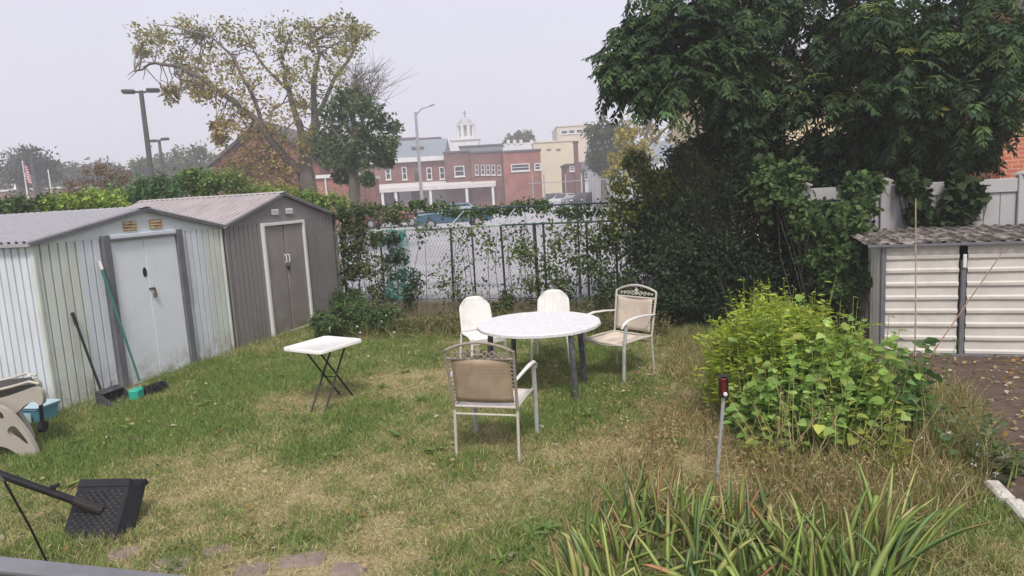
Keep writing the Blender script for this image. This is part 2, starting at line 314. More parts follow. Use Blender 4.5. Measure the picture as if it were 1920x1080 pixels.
# grass ------------------------------------------------------------
def yard_mask(x, y): return (x > -6.97) & (x < 1.75+.35*np.sin(y*2.0)) & (y < 10.95)
def grass():
    n = 640000
    # denser near the camera, where a blade is bigger in the picture
    y = 2.6 + 8.4*rng.random(n)**1.35; x = -7.0 + 9.2*rng.random(n)
    inview = (x > -1.5*(y+.3)-.2); ok = yard_mask(x, y) & inview; x, y = x[ok], y[ok]
    dr = dryness(x, y); keep = rng.random(len(x)) < (1.0-.45*dr*(fnoise(x, y, 5, 31) > .45)); x, y, dr = x[keep], y[keep], dr[keep]
    for px, py, r in ((230, 1038, .14), (300, 1062, .2), (400, 1040, .16), (560, 1052, .25), (460, 1070, .2), (655, 1068, .2)):
        c = g(px, py); k = ((x-c[0])/1.5)**2+(y-c[1])**2 > (r*.8)**2; k |= rng.random(len(x)) < .45; x, y, dr = x[k], y[k], dr[k]
    n = len(x); th = rng.random(n)*2*math.pi
    lean = np.clip(np.abs(rng.normal(.75, .42, n)) + .35*dr, .05, 1.5)
    d = np.stack([np.cos(th)*np.sin(lean), np.sin(th)*np.sin(lean), np.cos(lean)], 1)
    edge = np.exp(-(x+7.0)**2/(2*.22**2))
    ln = (.036+.034*rng.random(n))*(1.15-.45*dr)*(1+.6*np.maximum(0, fnoise(x, y, 2.2, 40)-.55)*2)*(1+.9*edge)
    G1 = pick([(.17, .25, .06), (.22, .30, .08), (.135, .205, .055), (.27, .32, .10), (.19, .265, .09)], n, .22)
    G2 = pick([(.48, .41, .22), (.42, .35, .19), (.58, .51, .32), (.34, .28, .16), (.40, .38, .17), (.30, .32, .12)], n, .22)
    k = (rng.random(n) < np.clip(dr*1.05-.05, .03, .92))[:, None]; col = np.where(k, G2, G1)
    P = np.stack([x, y, height(x, y)-.004], 1)
    o = leaves('grass', GRASSM, P, d, rnd_unit(n), ln, .0042+.003*rng.random(n), col, 'bent'); tag(o, 'short patchy lawn grass, part green and part straw dry', 'grass', kind='stuff')
    # tufts of longer grass
    nt_ = 430; ty = 2.8+7.9*rng.random(nt_)**1.2; tx = -6.9+8.3*rng.random(nt_); ok = yard_mask(tx, ty) & (rng.random(nt_) < 1.15-dryness(tx, ty)); tx, ty = tx[ok], ty[ok]; kk = 26
    x = np.repeat(tx, kk)+rng.normal(0, .045, len(tx)*kk); y = np.repeat(ty, kk)+rng.normal(0, .045, len(tx)*kk); x = np.maximum(x, -6.95); n = len(x); th = rng.random(n)*6.283; le = np.abs(rng.normal(.5, .35, n)); tc_ = np.repeat(pick([(.18, .26, .07), (.24, .32, .10), (.15, .22, .06), (.30, .33, .12), (.36, .33, .16)], len(tx), .15), kk, 0)
    o = leaves('grass_tufts', GRASSM, np.stack([x, y, height(x, y)], 1), np.stack([np.cos(th)*np.sin(le), np.sin(th)*np.sin(le), np.cos(le)], 1), rnd_unit(n), .05+.06*rng.random(n), .005+.003*rng.random(n), tc_*(1+rng.normal(0, .15, (n, 1))), 'bent'); tag(o, 'taller tufts of grass dotted over the short lawn', 'grass', kind='stuff')
    # clover and other broad little weeds, in green patches
    n = 26000; y = 2.7+8.1*rng.random(n)**1.3; x = -6.9+8.4*rng.random(n); dr = dryness(x, y)
    ok = yard_mask(x, y) & (rng.random(n) < (1-dr)**2.2*1.2) & (fnoise(x, y, 2.6, 55) > .42); x, y = x[ok], y[ok]; n = len(x)
    P = np.stack([x, y, .012+.035*rng.random(n)], 1); d = rnd_unit(n)*A([1, 1, .3]); nr = rnd_unit(n)*.5+A([0, 0, 1])
    o = leaves('clover', LEAF, P, d, nr, .018+.026*rng.random(n), .014+.014*rng.random(n), pick([(.055, .13, .03), (.08, .16, .04), (.05, .10, .04), (.11, .17, .05)], n), 'leaf'); tag(o, 'low green clover and weeds spread through the lawn', 'weeds', kind='stuff')
    # flat rosettes of broad weeds
    m_ = 38; ry = 2.9+7*rng.random(m_)**1.2; rx = -6.6+7.6*rng.random(m_); ok = yard_mask(rx, ry); rx, ry = np.repeat(rx[ok], 9), np.repeat(ry[ok], 9); n = len(rx); az = rng.random(n)*6.283
    o = leaves('weed_rosettes', LEAF, np.stack([rx, ry, .012+.01*rng.random(n)], 1), np.stack([np.cos(az), np.sin(az), .25+.3*rng.random(n)], 1), A([0, 0, 1])+rnd_unit(n)*.3, .06+.07*rng.random(n), .022+.015*rng.random(n), pick([(.12, .21, .05), (.17, .26, .07), (.10, .17, .06), (.24, .28, .09)], n), 'broad'); tag(o, 'broad leaved weed rosettes lying flat in the lawn', 'weeds', kind='stuff')
    # fallen leaves
    n = 420; y = 3.0+7.6*rng.random(n)**1.2; x = -6.5+8.0*rng.random(n); ok = yard_mask(x, y); x, y = np.concatenate([x[ok], 1.75+1.9*rng.random(700)]), np.concatenate([y[ok], 5.2+3.4*rng.random(700)]); n = len(x)
    P = np.stack([x, y, .03+.03*rng.random(n)], 1)
    o = leaves('fallen_leaves', LEAF, P, rnd_unit(n)*A([1, 1, .25]), rnd_unit(n)*.6+A([0, 0, 1]), .035+.035*rng.random(n), .025+.02*rng.random(n), pick([(.35, .25, .06), (.25, .13, .05), (.42, .36, .16), (.18, .1, .05), (.5, .47, .35)], n), 'leaf'); tag(o, 'scattered yellow and brown leaves lying on the lawn and bare soil', 'fallen leaves', kind='stuff')
grass()
def tallgrass():
    # dry unmown strip between lawn and bushes, plus tufts against the wall
    xs, ys, hs = [], [], []
    def strip(n, poly, h):
        P = A([g(*p)[:2] for p in poly]); lo, hi = P.min(0), P.max(0); q = lo+(hi-lo)*rng.random((n, 2)); ins = np.zeros(n, bool); j = len(P)-1
        for i in range(len(P)):
            a, b = P[i], P[j]; c = ((a[1] > q[:, 1]) != (b[1] > q[:, 1])) & (q[:, 0] < (b[0]-a[0])*(q[:, 1]-a[1])/(b[1]-a[1]+1e-9)+a[0]); ins ^= c; j = i
        q = q[ins]; q = q[fnoise(q[:, 0], q[:, 1], 4.0, 77) > .25]; xs.append(q[:, 0]); ys.append(q[:, 1]); hs.append(np.full(len(q), h))
    strip(11000, [(1070, 940), (1150, 860), (1260, 760), (1320, 690), (1345, 640), (1400, 850), (1520, 900), (1500, 1010), (1150, 1010)], .19)
    strip(5500, [(1225, 640), (1290, 620), (1350, 625), (1350, 720), (1250, 720)], .17)
    strip(7000, [(1400, 840), (1700, 850), (1850, 880), (1840, 1000), (1500, 1000)], .24)
    strip(6000, [(1690, 720), (1820, 760), (1870, 880), (1700, 880)], .32)
    strip(9000, [(640, 612), (1240, 600), (1240, 630), (640, 640)], .32)
    strip(2500, [(1760, 960), (1900, 1080), (1500, 1080)], .14)
    x = np.concatenate(xs); y = np.concatenate(ys); h = np.concatenate(hs); n = len(x)
    th = rng.random(n)*2*math.pi; le = np.abs(rng.normal(.65, .5, n)); d = np.stack([np.cos(th)*np.sin(le), np.sin(th)*np.sin(le), np.cos(le)], 1)
    far = (y > 9.0)[:, None]
    c = np.where(rng.random((n, 1)) < np.where(far, .45, .62), pick([(.42, .34, .17), (.33, .25, .12), (.52, .44, .25), (.27, .19, .10), (.38, .34, .15)], n), pick([(.13, .18, .05), (.20, .23, .07), (.10, .14, .04)], n))
    o = leaves('tall_dry_grass', GRASSM, np.stack([x, y, np.zeros(n)], 1), d, rnd_unit(n), h*(.35+.85*rng.random(n)), .004+.004*rng.random(n), c, 'bent')
    tag(o, 'straw coloured tall grass between the lawn and the leafy bushes', 'dry grass', kind='stuff')
tallgrass()
n = 5500; q = A([g(a, b)[:2] for a, b in zip(rng.normal(1270, 95, n), rng.normal(815, 85, n))]); q2 = A([g(a, b)[:2] for a, b in zip(rng.normal(1560, 130, n//2), rng.normal(915, 35, n//2))]); q = np.concatenate([q, q2]); q = q[(q[:, 1] < 9.5) & (fnoise(q[:, 0], q[:, 1], 3.5, 91) > .35)]; n = len(q)
tag(leaves('dry_weeds', LEAF, np.column_stack([q, .015+.16*rng.random(n)**1.6]), rnd_unit(n), rnd_unit(n), .018+.03*rng.random(n), .008+.012*rng.random(n), pick([(.40, .29, .16), (.30, .19, .11), (.50, .40, .24), (.22, .14, .09), (.28, .27, .10)], n), 'leaf'), 'withered brown weeds thick around the red topped stake', 'weeds', kind='stuff')
# half buried mauve bricks at the near edge of the lawn
pv = 0
for px, py, w, l, a, lab in ((232, 1040, .30, .15, .2, 'mauve half buried brick closest to the black umbrella base'), (318, 1063, .36, .18, -.1, 'mauve half buried brick at the very front of the lawn, below a green tuft'),
        (402, 1036, .24, .13, .3, 'small mauve half buried brick to the far side of a green tuft'), (470, 1072, .30, .16, .0, 'mauve half buried brick between a front brick and a long cracked one'),
        (566, 1052, .42, .17, .15, 'long mauve half buried brick with straw lying over it'), (655, 1070, .32, .16, -.2, 'mauve half buried brick farthest along the lawn edge')):
    c = g(px, py); w *= .62; l *= .8; b = MB().box((0, 0, -.012), (w, l, .05), rotz(a+PS), .012); b.v = [(v[0]+c[0]+.012*math.sin(i*7.3), v[1]+c[1]+.012*math.sin(i*3.1), v[2]+.002) for i, v in enumerate(b.v)]
    tag(b.build('paving_brick', M_['paver']), lab, 'paving brick', 'half buried bricks at the front of the lawn')
# white concrete edging by the soil path
b = MB()
for k in range(3):
    y0 = 4.25+.27*k; b.box((1.70-.02*k+.01*(k % 2), y0+.12, .02), (.10, .25, .08), rotz(.03*(k-1)), .015)
tag(b.build('path_edging', M_['whitestone']), 'worn white concrete edging strip beside the brown soil', 'edging')
b = MB()
for i in range(420):
    y = 5.3+rng.random()*2.95; s = .012+.03*rng.random()**2; c = (-6.97+abs(rng.normal(0, .07)), y, .01)
    b.box(c, (s, s*1.3, s*.7), rotz(rng.random()*3), s*.3)
for i in range(120):
    s = .008+.016*rng.random()**2; c = (1.7+3.0*rng.random(), 5.0+3.5*rng.random(), .03); b.box(c, (s, s*1.3, s*.6), rotz(rng.random()*3), s*.3)
tag(b.build('gravel', M_['whitestone']), 'pale stone chips strewn along the foot of the shed and over the soil', 'gravel', kind='stuff')

# ================================================================== SHEDS
def corr(p0, u, w, z0, z1, nrm, pitch=.105, dep=-.046, top=None):
    """ribbed sheet: flat pans and narrow raised ribs, w along u, from z0 to z1"""
    prof = []; s = 0.0
    while s < w-1e-6:
        for ds, h in ((0, 0), (.70, 0), (.74, 1), (.88, 1), (.92, 0)):
            q = s+ds*pitch
            if q < w: prof.append((q, h*dep))
        s += pitch
    prof.append((w, 0)); mb = MB(); p0 = A(p0); u = A(u); nrm = A(nrm); vs = []
    for q, h in prof:
        for zz in (z0, (top(q) if top else z1)): P = p0+u*q+nrm*h; vs.append((P[0], P[1], zz))
    mb.add(vs, [(2*i, 2*i+2, 2*i+3, 2*i+1) for i in range(len(prof)-1)]); return mb
def roof_sheet(X0, X1, ya, za, yb, zb, pitch=.11, dep=.030):
    """ribbed sheet from the ridge (ya, za) down to the eave (yb, zb); ribs run down the slope"""
    prof = []; s = X1
    while s > X0+1e-6:
        for ds, h in ((0, 0), (.3, 0), (.42, 1), (.75, 1), (.87, 0)):
            q = s-ds*pitch
            if q > X0: prof.append((q, h*dep))
        s -= pitch
    mb = MB(); vs = []
    for q, h in prof:
        vs += [(q, ya, za+h), (q, yb, zb+h)]
    mb.add(vs, [(2*i, 2*i+2, 2*i+3, 2*i+1) for i in range(len(prof)-1)]); return mb
def shed(name, label, y0, y1, ze, yp, zp, X0, X1, wallm, sidem, gabm, roofm, base):
    t = thing(name, label, 'shed', (X1, (y0+y1)/2, 0))
    ov = .07
    for (yb, zb) in ((y0-ov, ze+.012-(zp-ze)*ov/(yp-y0)), (y1+ov, ze+.012-(zp-ze)*ov/(y1-yp))):
        rf = roof_sheet(X0-.05, X1+.06, yp, zp+.02, yb, zb).build('roof', roofm, t, world=True, thick=.004)
        MB().bx((X0-.05, yb-.012, zb-.03), (X1+.06, yb+.012, zb+.004)).build('eave_trim', roofm, rf, world=True)
    rc = MB(); rc.prism([(X0-.06, yp-.09, zp+.026), (X0-.06, yp, zp+.046), (X0-.06, yp+.09, zp+.026), (X0-.06, yp, zp+.036)], (X1-X0+.13, 0, 0)); rc.build('ridge_cap', roofm, t, world=True)
    gb = MB(); gb.prism([(X1-.03, y0+.01, ze-.02), (X1-.03, y1-.01, ze-.02), (X1-.03, y1-.01, ze+.005), (X1-.03, yp, zp), (X1-.03, y0+.01, ze+.005)], (.034, 0, 0)); gb.build('gable', gabm, t, world=True)
    rk = MB()
    for yb in (y0-ov, y1+ov):
        zb = ze+.012-(zp-ze)*ov/((yp-y0) if yb < yp else (y1-yp))
        rk.prism([(X1+.035, yp, zp-.018), (X1+.035, yp, zp+.03), (X1+.035, yb, zb+.012), (X1+.035, yb, zb-.035)], (.022, 0, 0))
    rk.build('gable_trim', M_['frame_grey'], t, world=True)
    bw = MB(); bw.bx((X0, y0+.02, 0), (X0+.02, y1-.02, ze)); bw.build('back_wall', sidem, t, world=True)
    corr((X1-.01, y0, 0), (-1, 0, 0), X1-X0-.02, .0, ze, (0, -1, 0)).build('side_wall', sidem, t, world=True, thick=.003)
    corr((X1-.01, y1, 0), (-1, 0, 0), X1-X0-.02, .0, ze, (0, 1, 0)).build('side_wall', sidem, t, world=True, thick=.003)
    bs = MB(); bs.bx((X0, y0-.01, -.03), (X1+.012, y1+.01, .035)); bs.build('base_rail', base, t, world=True)
    return t
WX = -7.0
ws = shed('garden_shed', 'pale bluish white ribbed metal shed with rusty cream gable vents', 5.36, 8.20, 1.87, 6.87, 2.16, -9.7, WX, M_['shed_blue'], M_['shed_blue'], M_['gable_pale'], M_['roof_grey'], M_['stone'])
for y0, w, k in ((5.36, .53, 'shed_cream'), (5.89, .31, 'shed_blue'), (7.44, .43, 'shed_blue'), (7.87, .33, 'shed_cream')):
    corr((WX, y0, 0), (0, 1, 0), w, .02, 1.86, (1, 0, 0)).build('wall_panel', M_[k], ws, world=True, thick=.003)
for y in (5.36, 8.20): MB().bx((WX-.03, y-.018, .0), (WX+.02, y+.018, 1.87), .006).build('corner_trim', M_['shed_cream'], ws, world=True)
for y in (6.19, 7.325): MB().bx((WX-.01, y, 0), (WX+.05, y+.105, 1.885), .006).build('door_jamb', M_['frame_grey'], ws, world=True)
fr = MB(); fr.bx((WX-.008, 6.297, 1.835), (WX+.046, 7.323, 1.882), .005); fr.build('door_header', M_['shed_blue'], ws, world=True)
fr = MB(); fr.bx((WX-.006, 6.297, 1.812), (WX+.058, 7.323, 1.832), .003); fr.build('door_track', M_['frame_grey'], ws, world=True)
dl = MB(); dl.bx((WX-.012, 6.297, .03), (WX+.010, 6.800, 1.81), .003); dl = dl.build('door', M_['door_white'], ws, world=True)
d2 = MB(); d2.bx((WX-.012, 6.803, .03), (WX+.016, 7.323, 1.81), .003); d2 = d2.build('door', M_['door_white'], ws, world=True)
lz = MB(); lz.v = []; pr = []
for k in range(16): an = 2*math.pi*k/16; pr.append((WX+.0125, 6.762+.030*math.cos(an), 1.385+.062*math.sin(an)))
lz.prism(pr, (.004, 0, 0)); lz.build('handle_hole', M_['black'], dl, world=True)
hs = MB(); hs.bx((WX+.018, 6.79, 1.155), (WX+.026, 6.875, 1.18), .002); hs.tube([(WX+.03, 6.80, 1.16), (WX+.03, 6.87, 1.165), (WX+.034, 6.875, 1.10)], .011, 6); hs.tube([(WX+.04, 6.855, 1.105), (WX+.04, 6.855, 1.055)], .022, 8)
hs.build('latch', surf('rusty_latch', (.10, .075, .05), .6, .3, 20, (.28, .2, .12), .6, 20), d2, world=True)
for y in (6.53, 6.93):
    vm = MB(); vm.bx((WX+.006, y, 1.915), (WX+.012, y+.21, 2.035), .003); v = vm.build('vent', M_['rust_vent'], ws, world=True)
    sl = MB()
    for k in range(3): sl.prism([(WX+.013, y+.012, 1.93+.035*k), (WX+.03, y+.012, 1.926+.035*k), (WX+.013, y+.012, 1.954+.035*k)], (0, .186, 0))
    sl.build('vent_slats', M_['rust_vent'], v, world=True)
gs = shed('garden_shed', 'dark taupe grey ribbed metal shed with white door frame', 8.30, 11.28, 1.87, 9.74, 2.30, -9.9, WX, M_['gshed'], M_['gshed'], M_['gshed'], M_['groof'], M_['frame_grey'])
for y0, w in ((8.30, .80), (10.25, .93)): corr((WX, y0, 0), (0, 1, 0), w, .02, 1.86, (1, 0, 0)).build('wall_panel', M_['gshed'], gs, world=True, thick=.003)
for y in (8.29, 11.27): MB().bx((WX-.03, y-.018, .0), (WX+.02, y+.018, 1.87), .006).build('corner_trim', M_['gshed'], gs, world=True)
fr = MB(); fr.bx((WX-.01, 9.10, 0), (WX+.045, 9.155, 1.855), .006); fr.bx((WX-.01, 10.19, 0), (WX+.045, 10.245, 1.855), .006); fr.bx((WX-.008, 9.157, 1.805), (WX+.043, 10.188, 1.852), .005); fr.bx((WX-.008, 9.157, 0), (WX+.03, 10.188, .04), .004)
fr.build('door_frame', M_['white_trim'], gs, world=True)
a = MB().bx((WX-.012, 9.157, .045), (WX+.008, 9.655, 1.80), .004).build('door', M_['gdoor'], gs, world=True)
b = MB().bx((WX-.012, 9.682, .045), (WX+.014, 10.188, 1.80), .004).build('door', M_['gdoor'], gs, world=True)
MB().bx((WX-.02, 9.655, .045), (WX-.014, 9.682, 1.80)).build('door_gap', M_['black'], gs, world=True)
for dd, y, x in ((a, 9.63, .008), (b, 9.705, .014)): 
    h = MB(); h.tube([(WX+x, y, 1.18), (WX+x+.035, y, 1.19), (WX+x+.035, y, 1.30), (WX+x, y, 1.31)], .011, 6); h.build('handle', M_['white_trim'], dd, world=True)
h = MB(); h.bx((WX+.016, 9.64, 1.095), (WX+.03, 9.74, 1.118), .003); h.tube([(WX+.035, 9.68, 1.1), (WX+.035, 9.68, 1.05)], .02, 8); h.build('latch', M_['black'], b, world=True)
for y in (9.38, 9.76):
    v = MB().bx((WX+.006, y, 1.975), (WX+.012, y+.21, 2.075), .003).build('vent', M_['gshed'], gs, world=True); sl = MB()
    for k in range(3): sl.prism([(WX+.013, y+.012, 1.985+.03*k), (WX+.03, y+.012, 1.981+.03*k), (WX+.013, y+.012, 2.004+.03*k)], (0, .186, 0))
    sl.build('vent_slats', M_['white_trim'], v, world=True)

# ------------------------------------------------------------------ leaning tools
t = thing('dustpan', 'black upright dustpan with long handle leaning on the pale shed', 'dustpan', (-6.75, 5.78, 0))
p = MB(); p.tube([(-6.955, 5.68, 1.05), (-6.80, 5.76, .16)], .0145, 8); p.tube([(-6.958, 5.678, 1.07), (-6.935, 5.69, .93)], .02, 8); p.build('handle', M_['black'], t, world=True)
p = MB(); c = A([-6.72, 5.79, .0])
pr = [(-.02, .16), (.06, .14), (.20, .035), (.20, .012), (-.02, .012)]
for sy in (-.15, .143): p.prism([c+A([x, sy, z]) for x, z in pr], (0, .007, 0))
p.bx(c+A([-.03, -.15, .01]), c+A([-.02, .15, .17])); p.bx(c+A([-.02, -.143, .008]), c+A([.22, .143, .014])); p.prism([c+A([-.025, -.15, .17]), c+A([.07, -.15, .145]), c+A([.07, -.15, .15]), c+A([-.025, -.15, .178])], (0, .30, 0)); p.tube([c+A([-.08, -.03, .16]), c+A([0, -.0, .14]), c+A([.02, .0, .10])], .02, 6)
p.build('pan', surf('scuffed_black_plastic', (.045, .045, .055), .4, .4, 9, (.2, .2, .23), .5, 7), t, world=True)
t = thing('push_broom', 'green handled broom with white grip leaning beside the shed door', 'broom', (-6.45, 6.11, 0))
p = MB(); p.tube([(-6.93, 6.11, 1.49), (-6.86, 6.11, 1.20), (-6.60, 6.11, .17)], [.019, .017, .0125], 8); p.build('handle', M_['green_h'], t, world=True)
MB().tube([(-6.955, 6.11, 1.60), (-6.932, 6.11, 1.50)], .018, 8).build('grip', M_['white_pl'], t, world=True)
c = A([-6.50, 6.06, 0]); p = MB(); p.box(c+A([.02, -.13, .075]), (.11, .16, .13), rotz(.3), .02); p.build('head', M_['teal_pl'], t, world=True)
n = 1500; y = rng.random(n)*.30; P = np.stack([c[0]+.02+rng.normal(0, .02, n), c[1]-.03+y, .10+.02*rng.random(n)], 1); d = np.stack([rng.normal(.25, .35, n), rng.normal(.25, .4, n), -.9+0*y], 1)
leaves('bristles', LEAF, P, d, rnd_unit(n), .10, .005, pick([(.05, .055, .06), (.09, .09, .1), (.03, .035, .035)], n), 'blade', t)

def rrect(hx, hy, r, z, n=6): return [(sx*(hx-r)+r*math.cos(a), sy*(hy-r)+r*math.sin(a), z) for sx, sy, a0 in ((1, 1, 0), (-1, 1, 90), (-1, -1, 180), (1, -1, 270)) for a in [math.radians(a0+90*k/n) for k in range(n+1)]]
def loft(mb, loops):
    n = len(loops[0]); vs = [q for l in loops for q in l]
    fs = [(i*n+k, i*n+(k+1) % n, (i+1)*n+(k+1) % n, (i+1)*n+k) for i in range(len(loops)-1) for k in range(n)]
    return mb.add(vs, fs+[tuple(range(n-1, -1, -1)), tuple(range((len(loops)-1)*n, len(loops)*n))])
# ------------------------------------------------------------------ blue tub and lounger
t = thing('storage_tub', 'small blue plastic tub beside the shed corner, behind the beige lounger', 'tub', (-6.95, 5.10, 0), .1)
p = MB(); loft(p, [rrect(.145, .12, .03, 0), rrect(.165, .14, .03, .17), rrect(.172, .147, .03, .172), rrect(.172, .147, .03, .185)]); p.build('body', M_['blue_pl'], t)
p = MB(); p.box((0, 0, .20), (.36, .30, .03), rotz(0), .012); p.build('lid', M_['lightblue'], t)
MB().box((.0, -.158, .10), (.20, .006, .10), None, .002).build('front_label', M_['lightblue'], t)
def plate(outer, holes, d):
    """flat outline with holes, given a real thickness d"""
    b = bmesh.new()
    for lp in [outer]+holes:
        vs = [b.verts.new(tuple(map(float, p))) for p in lp]
        for q in range(len(vs)): b.edges.new((vs[q], vs[(q+1) % len(vs)]))
    bmesh.ops.triangle_fill(b, use_beauty=True, edges=b.edges[:]); fs = b.faces[:]
    r = bmesh.ops.extrude_face_region(b, geom=fs); bmesh.ops.translate(b, vec=Vector(d), verts=[v for v in r['geom'] if isinstance(v, bmesh.types.BMVert)])
    b.verts.index_update(); vs = [tuple(v.co) for v in b.verts]; fc = [tuple(v.index for v in f.verts) for f in b.faces]; b.free(); return vs, fc
def smooth_loop(P, n=3):
    for _ in range(n): P = [q for a, b in zip(P, P[1:]+P[:1]) for q in (A(a)*.75+A(b)*.25, A(a)*.25+A(b)*.75)]
    return P
foot = g(55, 858); LD = foot @ f0; DV = unit(ray(10, 800)*A([1, 1, 0]))
t = thing('garden_lounger', 'beige plastic garden lounger with oval cut-outs in its curved leg', 'lounger', (-6.35, 4.45, 0))
def lw(x, y, dd=0.0): return k2w(kp(x, y, LD+dd))
LEG = [(-150, 800), (-120, 775), (-80, 757), (-40, 752), (0, 762), (20, 775), (40, 798), (57, 823), (69, 848), (71, 858), (60, 862), (46, 862), (32, 851), (16, 841), (-2, 836), (-40, 834), (-80, 838), (-120, 850), (-140, 868), (-165, 868), (-160, 830)]
H1 = [(-14, 775), (-4, 770), (5, 775), (8, 784), (2, 789), (-8, 787), (-14, 782)]; H2 = [(13, 806), (20, 799), (28, 799), (40, 812), (54, 832), (52, 838), (44, 836), (30, 824), (16, 816)]
for dd, dx in ((0.0, 0), (.55, 8)):
    off = DV*dd; vs, fc = plate([p for p in smooth_loop([lw(x, y)+off for x, y in LEG], 2)], [smooth_loop([lw(x, y)+off for x, y in h], 2) for h in (H1, H2)], f0*.045)
    MB().add(vs, fc).build('leg', M_['beige_pl'], t, world=True)
BAND = [(-150, 772), (-60, 760), (0, 748), (32, 737), (58, 727), (72, 727), (80, 738), (81, 756), (73, 762), (66, 752), (50, 757), (38, 768), (26, 778), (8, 764), (-60, 775), (-150, 800)]
vs, fc = plate(smooth_loop([lw(x, y, .10) for x, y in BAND], 2), [], f0*.05); MB().add(vs, fc).build('side_frame', M_['beige_pl'], t, world=True)
vs, fc = plate(smooth_loop([lw(x, y, .10) for x, y in BAND], 2), [], f0*.05); MB().add(A(vs)+DV*.42, fc).build('side_frame', M_['beige_pl'], t, world=True)
p = MB(); p.grid(lambda u, v: lw(-150+215*u, 752-30*u+6*math.sin(u*6)*.3, .152)+DV*(.37*v)+A([0, 0, -.01*math.sin(v*3.14)]), 12, 6); p.build('seat', surf('dark_mesh_seat', (.045, .043, .04), .7, .3, 20), t, world=True, thick=.012)
p = MB(); p.tube([lw(x, y, .12)+A([0, 0, .012]) for x, y in ((-150, 756), (-40, 742), (20, 728), (55, 718), (74, 722))], .012, 7); p.tube([lw(x, y, .12)+DV*.42+A([0, 0, .012]) for x, y in ((-150, 756), (-40, 742), (20, 728), (55, 718), (74, 722))], .012, 7); p.build('piping', M_['beige_metal'], t, world=True)
p = MB(); q = lw(62, 722, .12)+DV*.42+A([0, 0, .01]); p.tube([q, q+A([0, 0, .022])], [.02, .014], 8); p.build('knob', M_['white_trim'], t, world=True)
a, b = lw(76, 752, .30), lw(80, 800, .30); b[2] = max(b[2], .055); p = MB(); p.tube([a, b], .018, 7); e = unit(A([.9, .35, 0])); p.tube([b-e*.02, b+e*.02], .055, 16); p.build('wheel', M_['black'], t, world=True)

# ------------------------------------------------------------------ toppled umbrella base with its pole, thin rod, deck railing
t = thing('umbrella_base', 'black woven pattern umbrella base lying toppled on edge with its pole attached', 'umbrella base', g(160, 1022))
BL, BR = g(112, 1018, .0), g(214, 1016, .0); TL = aty(150, 903, BL[1]+.33); TR = TL+(BR-BL)
ex = unit(BR-BL); ey = unit(TL-BL); en = unit(np.cross(ex, ey)); W = np.linalg.norm(BR-BL); H = np.linalg.norm(TL-BL)
Mx = np.stack([ex, ey, en], 1)
def bp(x, y, z): return BL+ex*x+ey*y+en*z
p = MB(); th = .075
p.prism([bp(0, 0, 0), bp(W, 0, 0), bp(W, H, 0), bp(0, H, 0)], -en*th)
p.prism([bp(W-.002, H, .0), bp(W+.07, H+.03, -.05), bp(W+.075, H+.012, -.085), bp(W+.02, H-.06, -th), bp(W-.002, H-.08, -th)], ex*.0+ey*.022-en*.02)
p.prism([bp(W, 0, 0), bp(W, H, 0), bp(W+.055, H+.0, -th-.02), bp(W+.055, 0, -th-.02)], -en*.012)
p.prism([bp(0, 0, 0), bp(W, 0, 0), bp(W+.05, -.05, -th-.02), bp(-.05, -.05, -th-.02)], -en*.012)
p.prism([bp(-.0, H-.045, .006), bp(W, H-.045, .006), bp(W, H+.012, .010), bp(0, H+.012, .010)], -en*.03)
p.build('base', M_['blackpl'], t, world=True)
p = MB(); nu, nv = 13, 14
for i in range(nu):
    for j in range(nv):
        cx = .03+(W-.06)*(i+.5)/nu; cy = .05+(H-.12)*(j+.5)/nv; a = (W-.06)/nu; b_ = (H-.12)/nv; h0 = .016 if (i+j) % 2 else .006
        q = [bp(cx-a*.46, cy-b_*.30, .0005), bp(cx+a*.46, cy-b_*.30, .0005), bp(cx+a*.46, cy+b_*.30, .0005), bp(cx-a*.46, cy+b_*.30, .0005), bp(cx-a*.2, cy, h0), bp(cx+a*.2, cy, h0)]
        p.add(q, [(0, 1, 5, 4), (1, 2, 5), (2, 3, 4, 5), (3, 0, 4)])
p.build('woven_face', surf('woven_black_plastic', (.04, .041, .047), .5, .25, 14, (.075, .065, .06), .5, 8), t, world=True)
c0 = bp(W*.60, H*.50, .0); c1 = aty(-60, 868, c0[1]-.40)
pole = MB(); pole.tube([c0, c0+(c1-c0)*.22], [.034, .03], 12); pole.build('pole_socket', surf('rusty_black', (.022, .018, .018), .7, .3, 14, (.075, .03, .022), .7, 10), t, world=True)
pole = MB(); pole.tube([c0+(c1-c0)*.1, c1], .026, 12); pole = pole.build('pole', M_['blackpl'], t, world=True)
q = c0+(c1-c0)*.36; p = MB(); p.tube([q, q+A([.0, 0, .05])], .008, 6); p.tube([q+A([-.028, 0, .05]), q+A([.028, .01, .062])], .014, 8); p.build('knob', M_['black'], pole, world=True)
t_ = MB(); a, b = aty(8, 902, 2.45), g(92, 1062, .0); t_.tube([a, (a+b)/2+A([.01, 0, .008]), b], .0065, 7)
t_.tube([a, a+A([-.03, .0, .03]), a+A([-.06, -.01, .0])], .0065, 7)
tag(t_.build('metal_rod', M_['black']), 'thin black metal rod standing between the railing and the umbrella pole', 'rod')
ra, rb = atd(-260, 1032, 1.45), atd(520, 1116, 1.30)
t = thing('deck_railing', 'grey metal porch railing crossing the near corner of the view', 'railing', (ra[0], ra[1], 0))
e = unit(rb-ra); sd = unit(np.cross(e, [0, 0, 1])); L = np.linalg.norm(rb-ra); Mr = np.stack([e, sd, np.cross(sd, e)*1.0], 1)
p = MB(); p.box((ra+rb)/2, (L, .045, .02), Mr, .007); p.box((ra+rb)/2-A([0, 0, .014]), (L, .03, .014), Mr, .003); p.build('top_rail', M_['rail'], t, world=True)
p = MB(); p.box((ra+rb)/2-A([0, 0, .80]), (L, .03, .03), Mr, .005); p.build('bottom_rail', M_['black'], t, world=True)
